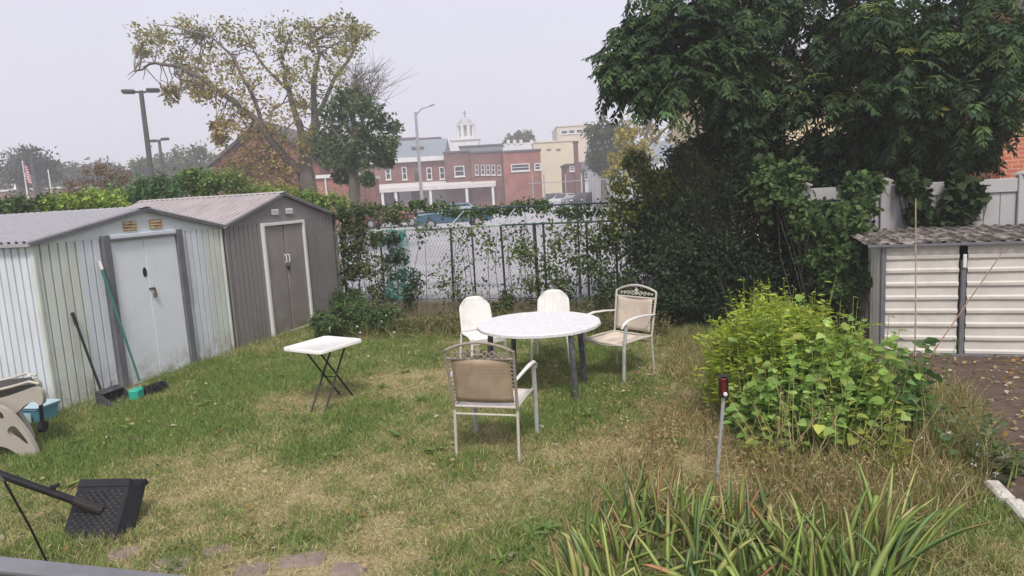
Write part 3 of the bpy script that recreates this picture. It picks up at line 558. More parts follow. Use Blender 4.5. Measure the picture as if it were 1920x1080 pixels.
for k in range(9):
    q = ra+(rb-ra)*(.06+.11*k); p = MB(); p.bx((q[0]-.008, q[1]-.008, q[2]-.80), (q[0]+.008, q[1]+.008, q[2]-.018)); p.build('baluster', M_['black'], t, world=True)
for k in (0.0, 1.0):
    q = ra+(rb-ra)*k; p = MB(); p.bx((q[0]-.025, q[1]-.025, 0), (q[0]+.025, q[1]+.025, q[2]-.02), .004); p.build('post', M_['black'], t, world=True)

# ------------------------------------------------------------------ folding tray table
c = A([-4.09, 6.14, 0]); t = thing('folding_table', 'small white folding tray table on crossed black legs', 'folding table', c, math.radians(-14))
p = MB()
loft(p, [rrect(.272, .298, .05, .615), rrect(.287, .313, .06, .622), rrect(.287, .313, .06, .645), rrect(.28, .305, .055, .655), rrect(.265, .29, .05, .656), rrect(.26, .285, .045, .652)]); p.build('tabletop', M_['white_pl'], t, smooth=True)
R14 = rotz(math.radians(14))
for k, xx in enumerate((-.02, .14)):
    for s in (-1, 1):
        a = R14 @ A([xx+.012*s, -.30*s-.02, 0]); b = R14 @ A([xx+.012*s-.02, .24*s, .615]); m = (a+b)/2
        MB().tube([a, m, b], .0105, 7).build('leg', M_['black'], t)
p = MB(); 
for yy in (-.24, .24): p.tube([R14 @ A([-.06, yy, .61]), R14 @ A([.16, yy, .61])], .010, 6)
p.tube([R14 @ A([-.02, -.03, .30]), R14 @ A([.14, -.03, .30])], .006, 6); p.build('crossbar', M_['black'], t)

# ------------------------------------------------------------------ round table
m, nt, bs = nodes('white_mottled_glass'); tc = N(nt, 'ShaderNodeTexCoord'); n1 = N(nt, 'ShaderNodeTexNoise', Scale=14.0, Detail=9.0, Roughness=.8, Distortion=1.5); nt.links.new(tc.outputs['Object'], n1.inputs['Vector'])
nt.links.new(mixc(nt, ramp(nt, n1.outputs[0], .42, .68), (.70, .70, .70), (.50, .515, .545)), bs.inputs['Base Color']); bs.inputs['Roughness'].default_value = .5; M_['marble'] = m
tc0 = A([-1.95, 6.98, 0]); t = thing('patio_table', 'large round white mottled patio table on grey legs', 'table', tc0)
p = MB(); Rt = .665; nn = 72; loops = []
for r, z in ((.60, .685), (.655, .682), (1, .686), (1.0, .712), (.985, .722), (.93, .7205), (.4, .7195)):
    rad = [(Rt*r if r not in (.60, .655) else r)*(1+.006*math.sin(k*math.pi*.5)+.004*math.sin(k*1.9)) for k in range(nn)]
    loops.append([(rad[k]*math.cos(2*math.pi*k/nn), rad[k]*math.sin(2*math.pi*k/nn), z) for k in range(nn)])
loft(p, loops); p.build('tabletop', m, t, smooth=True)
for wx, wy in ((-1.47, 6.53), (-1.50, 7.12), (-2.42, 6.62), (-2.40, 7.42)):
    a = A([wx, wy, 0])-tc0; b = a*.93; p = MB(); p.tube([a, b+A([0, 0, .66])], .031, 10); p.build('leg', M_['tableleg'], t)
p = MB()
for k in range(4): an = math.pi/4+k*math.pi/2; p.tube([(0, 0, .668), (.56*math.cos(an), .56*math.sin(an), .668)], .014, 6)
p.tube([(.50*math.cos(a), .50*math.sin(a), .668) for a in np.linspace(0, 2*math.pi, 33)], .014, 6); p.tube([(0, 0, .60), (0, 0, .715)], .03, 10); p.build('underframe', M_['tableleg'], t)

# ------------------------------------------------------------------ sling chairs
def slingmat(name, c1, c2):
    m, nt, b = nodes(name); tc = N(nt, 'ShaderNodeTexCoord'); w = N(nt, 'ShaderNodeTexWave', Scale=26.0, Distortion=.6); w.bands_direction = 'Z'; nt.links.new(tc.outputs['Object'], w.inputs['Vector'])
    n = N(nt, 'ShaderNodeTexNoise', Scale=5.0, Detail=5.0); nt.links.new(tc.outputs['Object'], n.inputs['Vector'])
    c = mixc(nt, ramp(nt, w.outputs['Fac'], .2, .9), c1, c2); nt.links.new(mixc(nt, ramp(nt, n.outputs[0], .4, .75), c, tuple(min(1, x*1.25+.02) for x in c2)), b.inputs['Base Color']); b.inputs['Roughness'].default_value = .8; return m
SL1 = slingmat('sling_beige_shaded', (.25, .185, .125), (.37, .285, .20)); SL2 = slingmat('sling_beige', (.42, .35, .28), (.54, .46, .38)); SEATM = slingmat('sling_seat', (.55, .52, .47), (.64, .60, .55))  # SL1: beige sling seen from behind, its shade painted in as brown
def sling_chair(label, loc, rz, backm, frontleg, upr, seatm):
    """local: the sitter looks to +y"""
    t = thing('sling_chair', label, 'chair', loc, rz, 'sling chairs at the round table'); bm_ = M_['beige_metal']
    hw = .265; yb = -.27
    def upright(s, z): # back upright: leaning back above the seat
        return A([s*(hw+.02*(z-.42)/.55 if z > .42 else hw), yb-.0-.10*max(0, z-.42)/.55, z])
    for s in (-1, 1):
        MB().tube([A([s*hw, yb-.03, 0]), A([s*hw, yb, .40]), A([s*hw, yb, .44])], .0125, 8).build('leg', bm_, t)
        MB().tube([A([s*(hw+.015), .27, 0]), A([s*(hw+.02), .255, .36]), A([s*(hw+.025), .22, .60]), A([s*(hw+.03), .215, .645])], [.018, .021, .019, .018], 8).build('leg', frontleg, t)
        ar = [A([s*(hw+.015), yb-.045, .67]), A([s*(hw+.03), -.15, .69]), A([s*(hw+.04), .05, .70]), A([s*(hw+.035), .19, .685]), A([s*(hw+.03), .27, .645]), A([s*(hw+.025), .285, .61])]
        MB().tube(ar, [.014, .017, .021, .021, .019, .015], 8, flat=.65).build('armrest', M_['white_trim'] if frontleg is M_['legwhite'] else bm_, t)
    bf = MB()
    for s in (-1, 1): bf.tube([upright(s, .40), upright(s, .60), upright(s, .80), upright(s, .91)], .0125, 8)
    top = [upright(-1, .905)]+[A([q*(hw+.02), yb-.105, .905+.075*math.cos(q*math.pi/2)**.8]) for q in np.linspace(-.92, .92, 13)]+[upright(1, .905)]
    bf.tube(top, .0125, 8); bf.tube([upright(-1, .845), upright(1, .845)], .011, 8); bf.build('back_frame', upr, t)
    sc_ = MB()       # cast scrollwork in the arch
    for s in (-1, 1):
        for cx, r in ((.055, .030), (.115, .026), (.17, .020), (.215, .014)):
            sc_.tube([A([s*(cx+rr_*math.cos(a)), yb-.10, .885+rr_*math.sin(a)]) for a, rr_ in [(x, r*(1-.09*x)) for x in np.linspace(0, 7.5, 15)]], .0055, 5)
    for k in range(5): an = math.pi*k/4; sc_.tube([A([0, yb-.10, .868]), A([.018*math.cos(an), yb-.10, .885+.05*math.sin(an)]), A([.034*math.cos(an), yb-.10, .885+.07*math.sin(an)])], [.006, .011, .004], 5)
    sc_.build('scrollwork', upr, t)
    def bsl(u, v): z = .47+.37*v; w = hw-.022; return A([(2*u-1)*w, yb+.012-.10*(z-.42)/.55+.022*math.cos((u-.5)*math.pi)*(-1), z])
    MB().grid(bsl, 10, 8).build('backrest', backm, t, smooth=True, thick=.006)
    lc = MB()
    for s in (-1, 1):
        for k in range(11): z = .48+.034*k; q = upright(s, z); lc.tube([q, A([s*(hw-.024), q[1]+.01, z+.008])], .0028, 4)
    lc.build('lacing', bm_, t)
    def ssl(u, v): return A([(2*u-1)*(hw-.022), yb+.02+.52*v, .437-.018*math.cos((u-.5)*math.pi)-.012*math.sin(v*math.pi)+(-.02*max(0, v-.85)/.15)])
    MB().grid(ssl, 10, 10).build('seat', seatm, t, smooth=True, thick=.007)
    fr = MB()
    for s in (-1, 1): fr.tube([A([s*hw, yb, .43]), A([s*hw, .0, .438]), A([s*hw, .25, .432])], .0125, 8)
    fr.tube([A([-hw, yb, .43]), A([hw, yb, .43])], .011, 8); fr.tube([A([-hw, .255, .415]), A([hw, .255, .415])], .012, 8); fr.tube([A([-hw, yb, .365]), A([hw, yb, .365])], .010, 8); fr.build('seat_frame', bm_, t)
    return t
sling_chair('beige sling armchair with scrolled top, back painted shade brown and turned to the camera', (-1.875, 5.24, 0), .035, SL1, M_['legwhite'], M_['beige_shaded'], SEATM)
sling_chair('beige sling armchair facing the round table, next to the dark bushes', (-1.19, 7.56, 0), math.radians(150), SL2, M_['legwhite'], M_['beige_metal'], SL2)

# ------------------------------------------------------------------ white resin chairs
def resin_chair(label, loc, rz, ribs):
    t = thing('plastic_chair', label, 'chair', loc, rz, 'white plastic chairs at the round table'); W_ = .215
    def bk(u, v):
        q = 2*u-1; z = .44+.42*v; w = W_*(1-.08*v)*(1-.30*max(0, (v-.72)/.28)**2.4*1.0); dz = -.055*abs(q)**4*(v > .5)*(v-.5)*2
        return A([q*w, -.22-.09*v+.045*q*q, z+dz])
    p = MB(); p.grid(bk, 14, 14); bkk = p.build('backrest', M_['white_pl'], t, smooth=True, thick=.012)
    if ribs:
        r = MB()
        for k in range(5): u = .22+.14*k; r.tube([bk(u, v)+A([0, .008, 0]) for v in np.linspace(.12, .9, 7)], .0045, 5)
        r.build('ribs', M_['white_pl'], bkk)
    def st(u, v): q = 2*u-1; return A([q*(W_+.012*v), -.22+.44*v, .437-.014*math.cos(q*1.5)*math.sin(v*3.14)-.03*max(0, v-.8)/.2])
    MB().grid(st, 12, 12).build('seat', M_['white_pl'], t, smooth=True, thick=.014)
    p = MB(); p.grid(lambda u, v: A([(2*u-1)*W_, .215, .40-.045*v]), 6, 2); p.build('apron', M_['white_pl'], t, thick=.012)
    for s in (-1, 1):
        for y, dy in ((-.205, -.05), (.205, .03)): MB().tube([A([s*(W_-.012), y, .43]), A([s*(W_+.01), y+dy*.5, .2]), A([s*(W_+.022), y+dy, 0])], [.023, .019, .016], 8, flat=.7).build('leg', M_['white_pl'], t)
    return t
resin_chair('white plastic chair behind the table, standing nearer the sheds, plain rounded back', (-2.86, 7.68, 0), math.radians(-141), False)
resin_chair('white plastic chair behind the table by the fence, ribbed back, farther from the sheds', (-2.10, 8.12, 0), math.radians(-174), True)

# ------------------------------------------------------------------ stake with red gauge, canes
a, b = A([-.09, 4.83, 0.0]), A([-.035, 4.85, .62]); t = thing('garden_stake', 'grey metal garden stake topped with a dark red holder', 'stake', a)
MB().tube([a, b], .013, 8).build('pole', surf('galvanised', (.32, .33, .34), .5, .2, 14, (.15, .12, .1), .6, 12), t, world=True)
p = MB(); p.box(b+A([0, 0, .075]), (.05, .045, .13), rotz(.2), .010); p.build('holder', surf('dark_red_plastic', (.11, .012, .014), .3, .3, 20, (.03, .01, .01), .6, 14), t, world=True)
p = MB()
for sx in (-1, 1): p.box(b+A([.029*sx, -.018, .07]), (.008, .024, .145), rotz(.2), .003)
p.box(b+A([0, 0, .152]), (.064, .05, .010), rotz(.2), .003); p.tube([b, b+A([0, 0, .02])], .022, 10); p.build('bracket', M_['black'], t, world=True)
p = MB(); p.lathe([(.001, -.016), (.012, -.011), (.016, 0), (.012, .011), (.001, .016)], b+A([.012, -.034, .028]), 12); p.build('bead', M_['white_trim'], t, world=True, smooth=True)
p = MB(); a, b = aty(1717, 372, 6.45), aty(1716, 700, 6.4); b = A([b[0], b[1], 0]); p.tube([a, a+(b-a)*.5+A([.006, 0, 0]), b], [.0045, .006, .007], 6); tag(p.build('bamboo_cane', M_['drystem']), 'upright thin bamboo cane in front of the long bin shed', 'cane')
p = MB(); a, b = aty(1886, 464, 6.3), aty(1700, 728, 6.25); b[2] = max(b[2], .0); e = unit(b-a); b = a+e*(a[2]/-e[2]); p.tube([a, (a+b)/2+A([.012, 0, .012]), b], [.0045, .0055, .007], 6); tag(p.build('bamboo_cane', surf('reddish_cane', (.36, .22, .15), .8, .25, 14)), 'slanting reddish bamboo cane stuck across the long bin shed', 'cane')
# ================================================================== LONG BIN SHED (right)
M_['bin_cream'] = surf('bin_warm_white', (.55, .525, .485), .5, .06, 3, (.30, .26, .21), .6, 2.5, cover=(.52, .8)); M_['vinyl'] = surf('white_vinyl_shaded', (.42, .41, .42), .45, .05, 3, (.3, .3, .28), .5, 3, cover=(.55, .8))  # vinyl is white; the shade of the trees is put into its grey
M_['dirtyroof'] = surf('dirty_bin_roof', (.36, .33, .31), .75, .35, 14, (.05, .04, .032), .95, 11, cover=(.38, .52), stretch=(1, .35, 1))
t = thing('bin_shed', 'long low warm white shed with horizontal ribbed doors under a dirty roof', 'bin shed', (3.0, 8.7, 0)); BY = 8.7
corr((1.69, BY+.02, 0), (0, 1, 0), 1.36, .02, 1.29, (-1, 0, 0), .17, .018).build('side_wall', M_['bin_cream'], t, world=True, thick=.003)
MB().bx((1.70, BY+1.38, 0), (4.70, BY+1.40, 1.33)).build('back_wall', M_['bin_cream'], t, world=True)
corr((4.71, BY+.02, 0), (0, 1, 0), 1.36, .02, 1.29, (1, 0, 0), .17, .018).build('side_wall', M_['bin_cream'], t, world=True, thick=.003)
for x0, x1 in ((1.735, 2.462), (2.545, 3.60), (3.68, 4.62)):
    prof = []; z = .035
    while z < 1.24:
        prof += [(z, 0), (z+.006, .022), (z+.034, .024), (z+.052, .002)]; z += .155
    prof.append((1.272, 0)); prof = [(zz, d) for zz, d in prof if zz <= 1.272]; p = MB(); vs = []
    nseg = 6
    for zz, d in prof:
        for k in range(nseg+1): x = x0+(x1-x0)*k/nseg; vs.append((x, BY-d+.004*math.sin(zz*9+k*1.7), zz))
    p.add(vs, [(i*(nseg+1)+k, i*(nseg+1)+k+1, (i+1)*(nseg+1)+k+1, (i+1)*(nseg+1)+k) for i in range(len(prof)-1) for k in range(nseg)]); p.build('door', M_['bin_cream'], t, world=True, smooth=False, thick=.003)
for x in (1.705, 2.503, 3.64, 4.66): 
    f_ = MB().bx((x-.024, BY-.045, 0), (x+.024, BY+.02, 1.285 if x != 2.503 else 1.10), .005).build('post', M_['frame_grey'], t, world=True)
hd = MB(); hd.bx((2.485, BY-.07, 1.02), (2.521, BY-.047, 1.17), .006); hd.build('bolt', M_['white_trim'], t, world=True)
MB().bx((1.68, BY-.03, 1.275), (4.72, BY+.018, 1.30), .004).build('header', M_['frame_grey'], t, world=True)
MB().bx((1.68, BY-.05, -.02), (4.72, BY+.02, .033), .004).build('base_rail', M_['frame_grey'], t, world=True)
p = MB(); prof = []; s = 1.50
while s < 4.78:
    for ds, h in ((0, 0), (.055, 0), (.075, 1), (.10, 1), (.12, 0)):
        prof.append((s+ds, .017*h))
    s += .14
vs = []
for x, h in prof:
    for k in range(5): v = k/4; vs.append((x+.0*v, BY-.09+1.56*v, 1.305+.055*v+h+.004*math.sin(x*9+v*5)))
p.add(vs, [(i*5+k, (i+1)*5+k, (i+1)*5+k+1, i*5+k+1) for i in range(len(prof)-1) for k in range(4)]); p.build('roof', M_['dirtyroof'], t, world=True, thick=.004)
MB().bx((1.53, BY-.098, 1.272), (4.78, BY-.086, 1.302), .003).build('eave_trim', M_['frame_grey'], t, world=True)
# vinyl privacy fence behind it
t = thing('vinyl_fence', 'white vinyl privacy fence with square posts behind the long low shed', 'fence', (3, 10.5, 0)); VY = 10.5
for i, x in enumerate((1.05, 2.065, 3.66, 5.26, 6.86)):
    MB().bx((x-.065, VY-.065, 0), (x+.065, VY+.065, 1.98), .008).build('post', M_['vinyl'], t, world=True)
    MB().lathe([(.105, 0), (.105, .02), (.01, .06)], (x, VY, 1.98), 4).build('post_cap', M_['vinyl'], t, world=True)
    if i < 4:
        x0, x1 = x+.066, [1.05, 2.065, 3.66, 5.26, 6.86][i+1]-.066
        MB().bx((x0, VY-.045, 1.77), (x1, VY+.045, 1.945), .006).build('top_rail', M_['vinyl'], t, world=True); MB().bx((x0, VY-.045, .06), (x1, VY+.045, .2), .006).build('bottom_rail', M_['vinyl'], t, world=True)
        b = MB(); nb = 8; w = (x1-x0)/nb
        for k in range(nb): b.bx((x0+k*w+.003, VY-.018, .2), (x0+(k+1)*w-.003, VY+.018, 1.77), .004)
        b.build('panel', M_['vinyl'], t, world=True)

# ================================================================== CHAIN LINK FENCE AND ITS LOW WALL
rw = MB()
for k in range(18): x0 = -9.6+.60*k; rw.bx((x0+.004, 10.99-.004*(k % 3), -.1), (x0+.596, 11.14, .275+.004*(k % 2)), .012)
tag(rw.build('low_wall', surf('mossy_block_wall', (.17, .14, .10), .95, .25, 7, (.07, .075, .035), .8, 4, bump=.5)), 'low weathered block wall carrying the chain link fence', 'wall')
M_['galv'] = surf('weathered_wire', (.10, .10, .10), .6, .25, 9, (.05, .05, .045), .7, 9); M_['railpale'] = surf('pale_green_pipe', (.36, .42, .40), .5, .15, 7, (.1, .16, .13), .7, 4); M_['postdark'] = surf('dark_post', (.035, .034, .033), .7, .3, 9)
t = thing('chain_link_fence', 'overgrown chain link fence with pipe rails at the end of the lawn', 'fence', (-3.4, 11.06, 0)); FY = 11.06; FX0, FX1 = -6.85, .4
FZ0, FZ1 = .30, 1.55
p = MB(); s = .062; nw = int((FX1-FX0)/s)
vs = []; fs = []
nz = int((FZ1-FZ0)/s)
def wire_pts(k): return [(FX0+s*k+(s*.5 if j % 2 else -s*.5)*1.0, FY+(.003 if (j+k) % 2 else -.003), FZ0+(FZ1-FZ0)*j/nz) for j in range(nz+1)]
for k in range(nw): p.tube(wire_pts(k), .0040, 3, cap=False)
p.build('wire_mesh', M_['galv'], t, world=True)
p = MB(); p.tube([(FX0, FY, 1.565), (-4.9, FY, 1.575), (-3.65, FY, 1.58)], .017, 8); p.build('top_rail', M_['railpale'], t, world=True)
p = MB(); p.tube([(-3.65, FY, 1.58), (-1.7, FY, 1.575), (FX1, FY, 1.57)], .017, 8); p.build('top_rail', surf('dark_teal_pipe', (.035, .075, .07), .55, .25, 9), t, world=True)
MB().tube([(FX0, FY, .315), (FX1, FY, .315)], .009, 6).build('bottom_wire', M_['galv'], t, world=True)
for x, r, le in ((-6.78, .024, 0), (-4.60, .021, -.04), (-3.68, .019, .02), (-3.09, .030, .02), (-2.93, .019, .0), (-2.2, .02, 0), (-1.72, .02, 0), (-1.0, .02, 0), (.3, .024, 0)):
    MB().tube([(x+le, FY+.03, .1), (x, FY+.03, 1.60)], r, 8).build('post', M_['postdark'], t, world=True)
bk = 11.85
p = MB(); p.tube([(-6.5, bk, 1.80), (-4.6, bk, 1.86), (-2.6, bk, 1.86), (-.2, bk, 1.82)], .015, 7); p.build('rear_rail', surf('teal_dark_rail', (.02, .05, .05), .6, .2, 9), t, world=True)
for x in (-6.65, -4.63, -3.64, -2.1): MB().tube([(x, FY, 1.575), (x+.0, bk, 1.83)], .011, 6).build('brace', M_['railpale'], t, world=True)
for x in (-6.4, -4.5, -2.5, -.3): MB().tube([(x, bk, .2), (x, bk, 1.84)], .018, 7).build('rear_post', M_['postdark'], t, world=True)
# teal garden netting hung on the rail
m, nt, b = nodes('teal_net'); b.inputs['Base Color'].default_value = (.03, .26, .20, 1); b.inputs['Roughness'].default_value = .8
tcn = N(nt, 'ShaderNodeTexCoord'); nn_ = N(nt, 'ShaderNodeTexNoise', Scale=7.0, Detail=6.0); nt.links.new(tcn.outputs['Object'], nn_.inputs['Vector']); mr = N(nt, 'ShaderNodeMapRange'); nt.links.new(nn_.outputs[0], mr.inputs[0]); mr.inputs[1].default_value = .3; mr.inputs[2].default_value = .7; mr.inputs[3].default_value = .15; mr.inputs[4].default_value = .75; nt.links.new(mr.outputs[0], b.inputs['Alpha'])
p = MB(); p.grid(lambda u, v: (-5.83+.40*u+.05*math.sin(v*5)+.06*v*(u-.4), FY-.05-.035*math.sin(u*19+v*3)-.05*v, 1.585-1.25*v+.03*math.sin(u*7)), 26, 18)
tag(p.build('garden_netting', m, smooth=True), 'see-through teal netting draped from the fence rail', 'netting')

# ================================================================== PLANTS ON AND BY THE FENCE
def stems(mb, base, tips, r=.008, n=5, along=False):
    for tp in tips:
        tp = A(tp); b = A(base)+rng.normal(size=3)*A([.06, .06, 0])
        if along: b = A([tp[0]+rng.normal(0, .12), base[1]+rng.normal(0, .02), base[2]])
        m1 = b*.5+tp*.5+rng.normal(size=3)*.08; mb.tube([b, m1, tp], [r, r*.7, r*.35], n)
def plant(name, label, cat, blobs, per, size, cols, base, shape='leaf', wr=.55, sub=10, tight=.32, mat=None, group=None, droop=.3, jit=.2, nst=14, sr=.008, up=.0, stemm='bark'):
    """a shrub: stems rising from its base and clumped leaves around them"""
    t = thing(name, label, cat, base, 0, group)
    P, C, I = blob_pts(blobs, per, sub, tight); n = len(P); P[:, 2] = np.maximum(P[:, 2], base[2]+.01)
    out = unit(C+rnd_unit(n)*.35); d = unit(rnd_unit(n)+out*.6-A([0, 0, droop])+A([0, 0, up])); nr = unit(rnd_unit(n)*.75+A([0, 0, .8])+out*.4)
    ci = rng.normal(0, .13, I.max()+1)[I][:, None]
    leaves('foliage', mat or LEAF, P, d, nr, size*(.6+.8*rng.random(n)), size*wr*(.6+.8*rng.random(n)), np.clip(pick(cols, n, jit)*(1+ci), .004, 1), shape, t)
    mb = MB(); k = rng.choice(len(P), min(nst, len(P)), replace=False); stems(mb, base, P[k], sr, 5, 'fence' in name or 'hanging' in name or 'creeper' in name or 'hedge' in name); mb.build('stems', M_[stemm], t, world=True); return t
FG = [(.075, .12, .04), (.11, .16, .06), (.06, .10, .04), (.14, .18, .08)]
def fb(x, y, r, dy=0.0, Y=11.0): P = aty(x, y, Y+dy); return (P, r*Y/1150.0*1.0)
# vines over the fence, from dense at the sheds to thinner, to dense again at the dark bushes
plant('fence_vine', 'dense dark vine covering the fence end next to the grey shed', 'vine', [fb(650, 430, 24), fb(660, 470, 26), fb(690, 440, 28), fb(700, 500, 30), fb(660, 510, 28), fb(720, 550, 30), fb(680, 400, 26), fb(645, 400, 20), fb(740, 410, 22, .3)], 520, .055, FG+[(.16, .15, .09)], (-6.3, 11.0, .02), 'broad', .8)
plant('fence_vine', 'vine hanging behind the teal netting on the fence', 'vine', [fb(745, 480, 24), fb(755, 520, 26), fb(770, 545, 24), fb(735, 450, 20)], 380, .05, [(.05, .10, .06), (.07, .12, .06), (.04, .08, .05)], (-5.5, 10.97, .02), 'broad', .8)
plant('fence_vine', 'sparse vine with open gaps between two dark fence posts', 'vine', [fb(800, 440, 26), fb(860, 440, 30), fb(830, 530, 34), fb(890, 540, 36), fb(930, 470, 30), fb(900, 440, 26), fb(780, 550, 26), fb(965, 440, 22), fb(850, 555, 30), fb(870, 500, 50)], 110, .055, FG+[(.2, .19, .08)], (-4.2, 10.97, .02), 'broad', .8, tight=.5)
plant('fence_vine', 'leafy vine with a bright tuft beside the plastic chairs', 'vine', [fb(985, 470, 32), fb(1000, 540, 34), fb(1030, 500, 38), fb(1050, 450, 34), fb(1060, 540, 34), fb(950, 560, 22), fb(930, 580, 18), fb(1085, 490, 34)], 340, .055, FG+[(.17, .2, .06)], (-3.0, 10.97, .02), 'broad', .8, tight=.45)
plant('fence_vine', 'thick vine on the fence where it meets the dark bushes', 'vine', [fb(1110, 450, 34), fb(1120, 510, 36), fb(1150, 470, 36), fb(1170, 530, 36), fb(1180, 440, 30), fb(1130, 560, 30), fb(1200, 490, 36), fb(1190, 570, 30)], 420, .055, FG, (-1.9, 10.97, .02), 'broad', .8, tight=.42)
plant('creeper', 'leafy creeper running along the top of the rear rail', 'creeper', [fb(x, 393+5*math.sin(x*.03), 13, .85, 11.4) for x in range(650, 1200, 20)], 120, .06, [(.07, .13, .03), (.11, .17, .05), (.05, .09, .03)], (-4.4, 11.85, .26), 'broad', .75, sub=6, tight=.6)
plant('flowering_shrub', 'low dark green shrub with small white flowers by the grey shed', 'shrub', [(g(640, 600, .30), .34), (g(690, 595, .30), .34), (g(610, 618, .16), .22), (g(660, 560, .35), .30), (g(730, 600, .2), .24), (g(600, 600, .2), .2)], 1200, .06, [(.08, .15, .05), (.10, .18, .06), (.06, .11, .045), (.14, .18, .07)], g(660, 625), 'leaf', .5, nst=24, stemm='stem')
fl = bpy.data.objects['flowering_shrub']; n = 14; P = A([g(px, py, .32) for px, py in zip(rng.uniform(600, 740, n), rng.uniform(575, 625, n))])+rng.normal(size=(n, 3))*.05
P = np.repeat(P, 6, 0); n = len(P); leaves('blossoms', LEAF, P, rnd_unit(n), rnd_unit(n)*.5+A([.2, -.6, .6]), .022, .016, np.full((n, 3), .72), 'leaf', fl)
plant('yellowing_shrub', 'yellow green shrub at the fence corner in front of the dark bushes', 'shrub', [fb(1185, 350, 42), fb(1165, 400, 36), fb(1215, 330, 36), fb(1215, 390, 44), fb(1150, 440, 24), fb(1240, 360, 36), fb(1190, 310, 28)], 700, .07, [(.12, .17, .04), (.17, .20, .045), (.085, .13, .035), (.24, .24, .06), (.07, .11, .04)], (-1.2, 11.35, .26), 'leaf', .5, nst=20)

for lab, x0, x1, dn in (('low brown green weeds along the wall between the white flowers and the first plastic chair', 750, 880, 130), ('low brown green weeds along the wall behind the round table', 900, 1100, 120), ('low dark weeds along the wall beside the beige chair', 1110, 1240, 190)):
    plant('wall_weeds', lab, 'weeds', [(g(x, 604+rng.normal(0, 4), .10+.12*rng.random()), .20) for x in range(x0, x1, 16)], dn, .05, [(.10, .12, .05), (.17, .14, .08), (.13, .16, .05), (.24, .18, .10), (.07, .10, .035)], g((x0+x1)/2, 606), 'leaf', .5, sub=8, tight=.6, nst=10)
# ---------------- hedge and bushes behind the sheds
def hb(x, y, r, D): return (atd(x, y, D), r*D/1280)
for lab, bl, per, cols, bx_ in (
 ('bright yellow green hedge bush showing over the white shed roof', [hb(x, 378+4*math.sin(x), 24, 15) for x in range(120, 225, 18)]+[hb(x, 384, 22, 14) for x in range(100, 240, 30)], 500, [(.22, .31, .06), (.30, .38, .08), (.15, .24, .05)], (170, 430, 15)),
 ('deep green hedge bush between the two shed roofs', [hb(x, 360+6*math.sin(x*.5), 26, 15.5) for x in range(250, 340, 18)], 560, [(.085, .17, .06), (.12, .21, .07), (.06, .13, .05)], (300, 420, 15.5)),
 ('mid green hedge bush rising behind the grey shed roof', [hb(x, 346+7*math.sin(x*.3), 27, 16) for x in range(345, 440, 18)]+[hb(365, 330, 18, 16)], 520, [(.12, .20, .06), (.16, .25, .07), (.09, .15, .05), (.24, .30, .08)], (400, 420, 16)),
 ('small light green bush at the outer end of the white shed roof', [hb(x, 392, 22, 13.5) for x in (-40, -10, 20, 45)]+[hb(82, 382, 20, 14)], 460, [(.08, .13, .04), (.12, .17, .06), (.06, .10, .04)], (20, 440, 13.5)),
 ('yellow green bush trailing down behind the grey shed ridge', [hb(x, 362+ (x-480)*.13, 22, 16.5) for x in range(455, 640, 20)], 380, [(.19, .28, .06), (.25, .33, .08), (.12, .20, .05)], (560, 430, 16.5))):
    P = atd(*bx_); plant('hedge_bush', lab, 'bush', bl, per, .075, cols, (P[0], P[1], .0), 'broad', .7, group='bushes behind the sheds', tight=.4, nst=16)
P = atd(190, 400, 19); plant('reddish_shrub', 'brownish red thin leaved shrub rising behind the hedge', 'shrub', [hb(150, 345, 22, 19), hb(175, 335, 26, 19), hb(205, 340, 28, 19), hb(185, 318, 18, 19), hb(140, 362, 20, 19), hb(225, 330, 20, 19), hb(215, 358, 24, 19)], 260, .08, [(.20, .12, .09), (.15, .10, .07), (.25, .16, .08), (.11, .12, .05)], (P[0], P[1], .25), 'leaf', .45, tight=.42, nst=40, sr=.014)
P = atd(30, 410, 22); plant('reddish_shrub', 'small dull olive shrub in front of the flagpole foot', 'shrub', [hb(25, 375, 20, 22), hb(45, 385, 18, 22), hb(10, 390, 18, 22)], 300, .08, [(.12, .14, .06), (.09, .11, .05), (.16, .15, .07)], (P[0], P[1], .25), 'leaf', .5, tight=.42)

# ================================================================== DARK BUSH MASS AND TREES ON THE RIGHT
def dbl(l, D0): return [(atd(x, y, D0+dd), r*(D0+dd)/1280) for x, y, r, dd in l]
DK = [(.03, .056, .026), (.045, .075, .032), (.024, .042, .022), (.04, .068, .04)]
P = atd(1290, 610, 10.3)
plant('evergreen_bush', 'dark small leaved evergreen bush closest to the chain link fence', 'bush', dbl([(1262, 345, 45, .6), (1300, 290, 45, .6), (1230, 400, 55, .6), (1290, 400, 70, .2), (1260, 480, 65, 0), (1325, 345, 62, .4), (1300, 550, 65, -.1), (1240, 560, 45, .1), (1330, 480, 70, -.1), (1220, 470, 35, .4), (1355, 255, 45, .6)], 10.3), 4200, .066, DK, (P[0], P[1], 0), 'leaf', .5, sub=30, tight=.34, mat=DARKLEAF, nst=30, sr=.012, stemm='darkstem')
P = atd(1430, 600, 10.0)
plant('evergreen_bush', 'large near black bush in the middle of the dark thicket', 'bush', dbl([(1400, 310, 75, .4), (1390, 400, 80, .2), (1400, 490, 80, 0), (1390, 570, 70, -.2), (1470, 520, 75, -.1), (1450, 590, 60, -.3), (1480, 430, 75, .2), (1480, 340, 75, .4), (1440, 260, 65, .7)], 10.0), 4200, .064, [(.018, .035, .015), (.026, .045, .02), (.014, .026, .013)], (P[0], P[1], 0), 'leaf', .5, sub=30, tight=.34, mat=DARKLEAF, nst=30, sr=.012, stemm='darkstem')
P = atd(1560, 590, 9.7)
